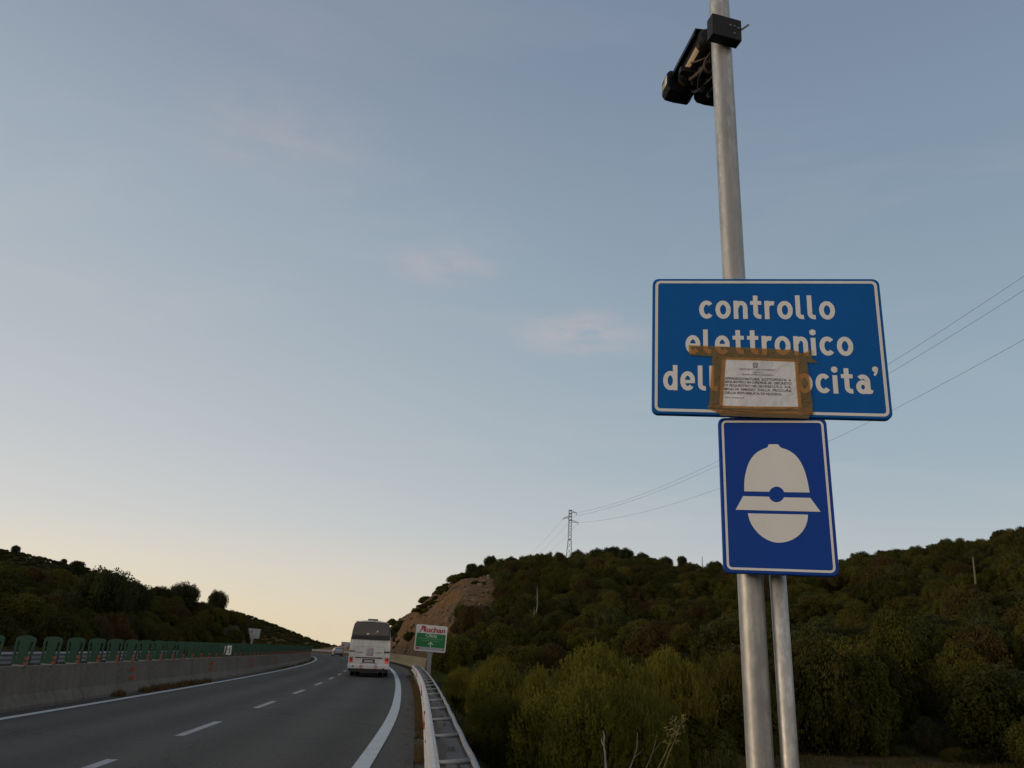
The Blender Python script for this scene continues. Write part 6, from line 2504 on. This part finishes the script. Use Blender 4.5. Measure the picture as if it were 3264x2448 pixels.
# --- grass
def grass(name, pts, h, m, seed, lean=0.35, w=0.008, label=None):
    rg = np.random.default_rng(seed)
    P = np.asarray(pts, float)
    n = len(P)
    hh = h * rg.uniform(0.4, 1.25, n)
    a = rg.uniform(0, 2 * np.pi, n)
    d = np.stack([np.cos(a), np.sin(a), np.zeros(n)], 1)
    b = np.stack([-d[:, 1], d[:, 0], np.zeros(n)], 1) * w
    le = rg.uniform(0.1, 1.0, n)[:, None] * lean
    up = np.array([0, 0, 1.0])
    m1 = P + up * (hh * 0.55)[:, None] + d * hh[:, None] * le * 0.4
    tp = P + up * hh[:, None] * 0.95 + d * hh[:, None] * le
    V = np.stack([P - b, P + b, m1 + b * 0.7, m1 - b * 0.7, tp], 1).reshape(-1, 3)
    k = np.arange(n)[:, None] * 5
    F = np.vstack([k + [0, 1, 2], k + [0, 2, 3], k + [3, 2, 4]])
    me = np_mesh(name, V, F, m, np.repeat(np.clip(rg.normal(0.5, 0.28, n), 0, 1), 5))
    o = link(name, me)
    kind(o, 'stuff')
    if label:
        o['label'] = label
    return o


def on_road_pts(n, s0, s1, u0, u1, seed, clump=0.0, z=-0.03):
    rg = np.random.default_rng(seed)
    out = []
    while len(out) < n:
        s, u = rg.uniform(s0, s1), rg.uniform(u0, u1)
        if clump and vnoise(np.array([s * 1.7]), np.array([u * 3.0 + 9]))[0] < clump:
            continue
        P = road(s, u)
        out.append((P.x, P.y, z))
    return out


grass('verge_grass', on_road_pts(9000, 7, 54, U_R + 0.0, UB + 0.16, 1, 0.30), 0.16, M['dry_grass'], 1, 0.6, 0.006, 'dry brown grass strip between the asphalt and the guard rail')
grass('verge_grass', on_road_pts(2500, 46, 66, 4.7, 7.0, 2, 0.25), 0.30, M['green_grass'], 2, 0.5, 0.012, 'green tufts at the far end of the guard rail')
grass('barrier_weeds', on_road_pts(1700, 26, 37.5, -4.80, -4.40, 3, 0.42, 0.0), 0.20, M['dry_grass'], 3, 0.6, 0.010, 'dry weeds along the foot of the median barrier')
grass('barrier_weeds', on_road_pts(800, 55, 120, -4.80, -4.55, 4, 0.5, 0.0), 0.18, M['dry_grass'], 4, 0.6, 0.014, 'sparse dry weeds along the distant foot of the median barrier')
rg_ = np.random.default_rng(9)
az = np.radians(rg_.uniform(-4, 38, 60000))
r = np.sqrt(rg_.uniform(0, 1, 60000)) * 46 + 5
x, y = r * np.sin(az), r * np.cos(az)
z, S, U = terrain_h(x, y)
k = (U > 5.2) & ((0.5 + fbm(x * 0.4, y * 0.4)) > 0.42)
gp = np.stack([x, y, z - 0.01], 1)[k]
dry_ = rg_.random(len(gp)) < 0.55
grass('field_grass', gp[dry_], 0.22, M['dry_grass'], 10, 0.7, 0.014, 'dry grass on the valley floor below the road')
grass('field_grass', gp[~dry_], 0.20, M['green_grass'], 11, 0.7, 0.014, 'green grass and low weeds on the bank beside the guard rail')
s_ = rg_.uniform(-5, 70, 9000)
u_ = rg_.uniform(-16.5, -12.2, 9000)
q = np.array([tuple(road(a, b)) for a, b in zip(s_[:5000], u_[:5000])])
zq, _, _ = terrain_h(q[:, 0], q[:, 1])
q[:, 2] = np.maximum(zq, -0.02)
grass('bank_grass', q, 0.35, M['green_grass'], 12, 0.6, 0.02, 'rough grass at the foot of the left hillside')
# little stones and litter on the verge strip
st = []
for k in range(160):
    P = road(rs_.uniform(7, 40), rs_.uniform(U_R - 0.25, U_R + 0.12))
    st.append((P.x, P.y, 0.0, rs_.uniform(0.008, 0.025)))
mb = MB()
for x, y, z, q_ in st:
    mb.box((x, y, z + q_ * 0.3), (q_ * 2, q_ * 1.6, q_ * 1.2), rot=Matrix.Rotation(rs_.uniform(0, 3), 3, 'Z'))
o = mb.build('verge_gravel', M['rock'])
kind(o, 'stuff')
o['label'] = 'loose gravel along the asphalt edge'
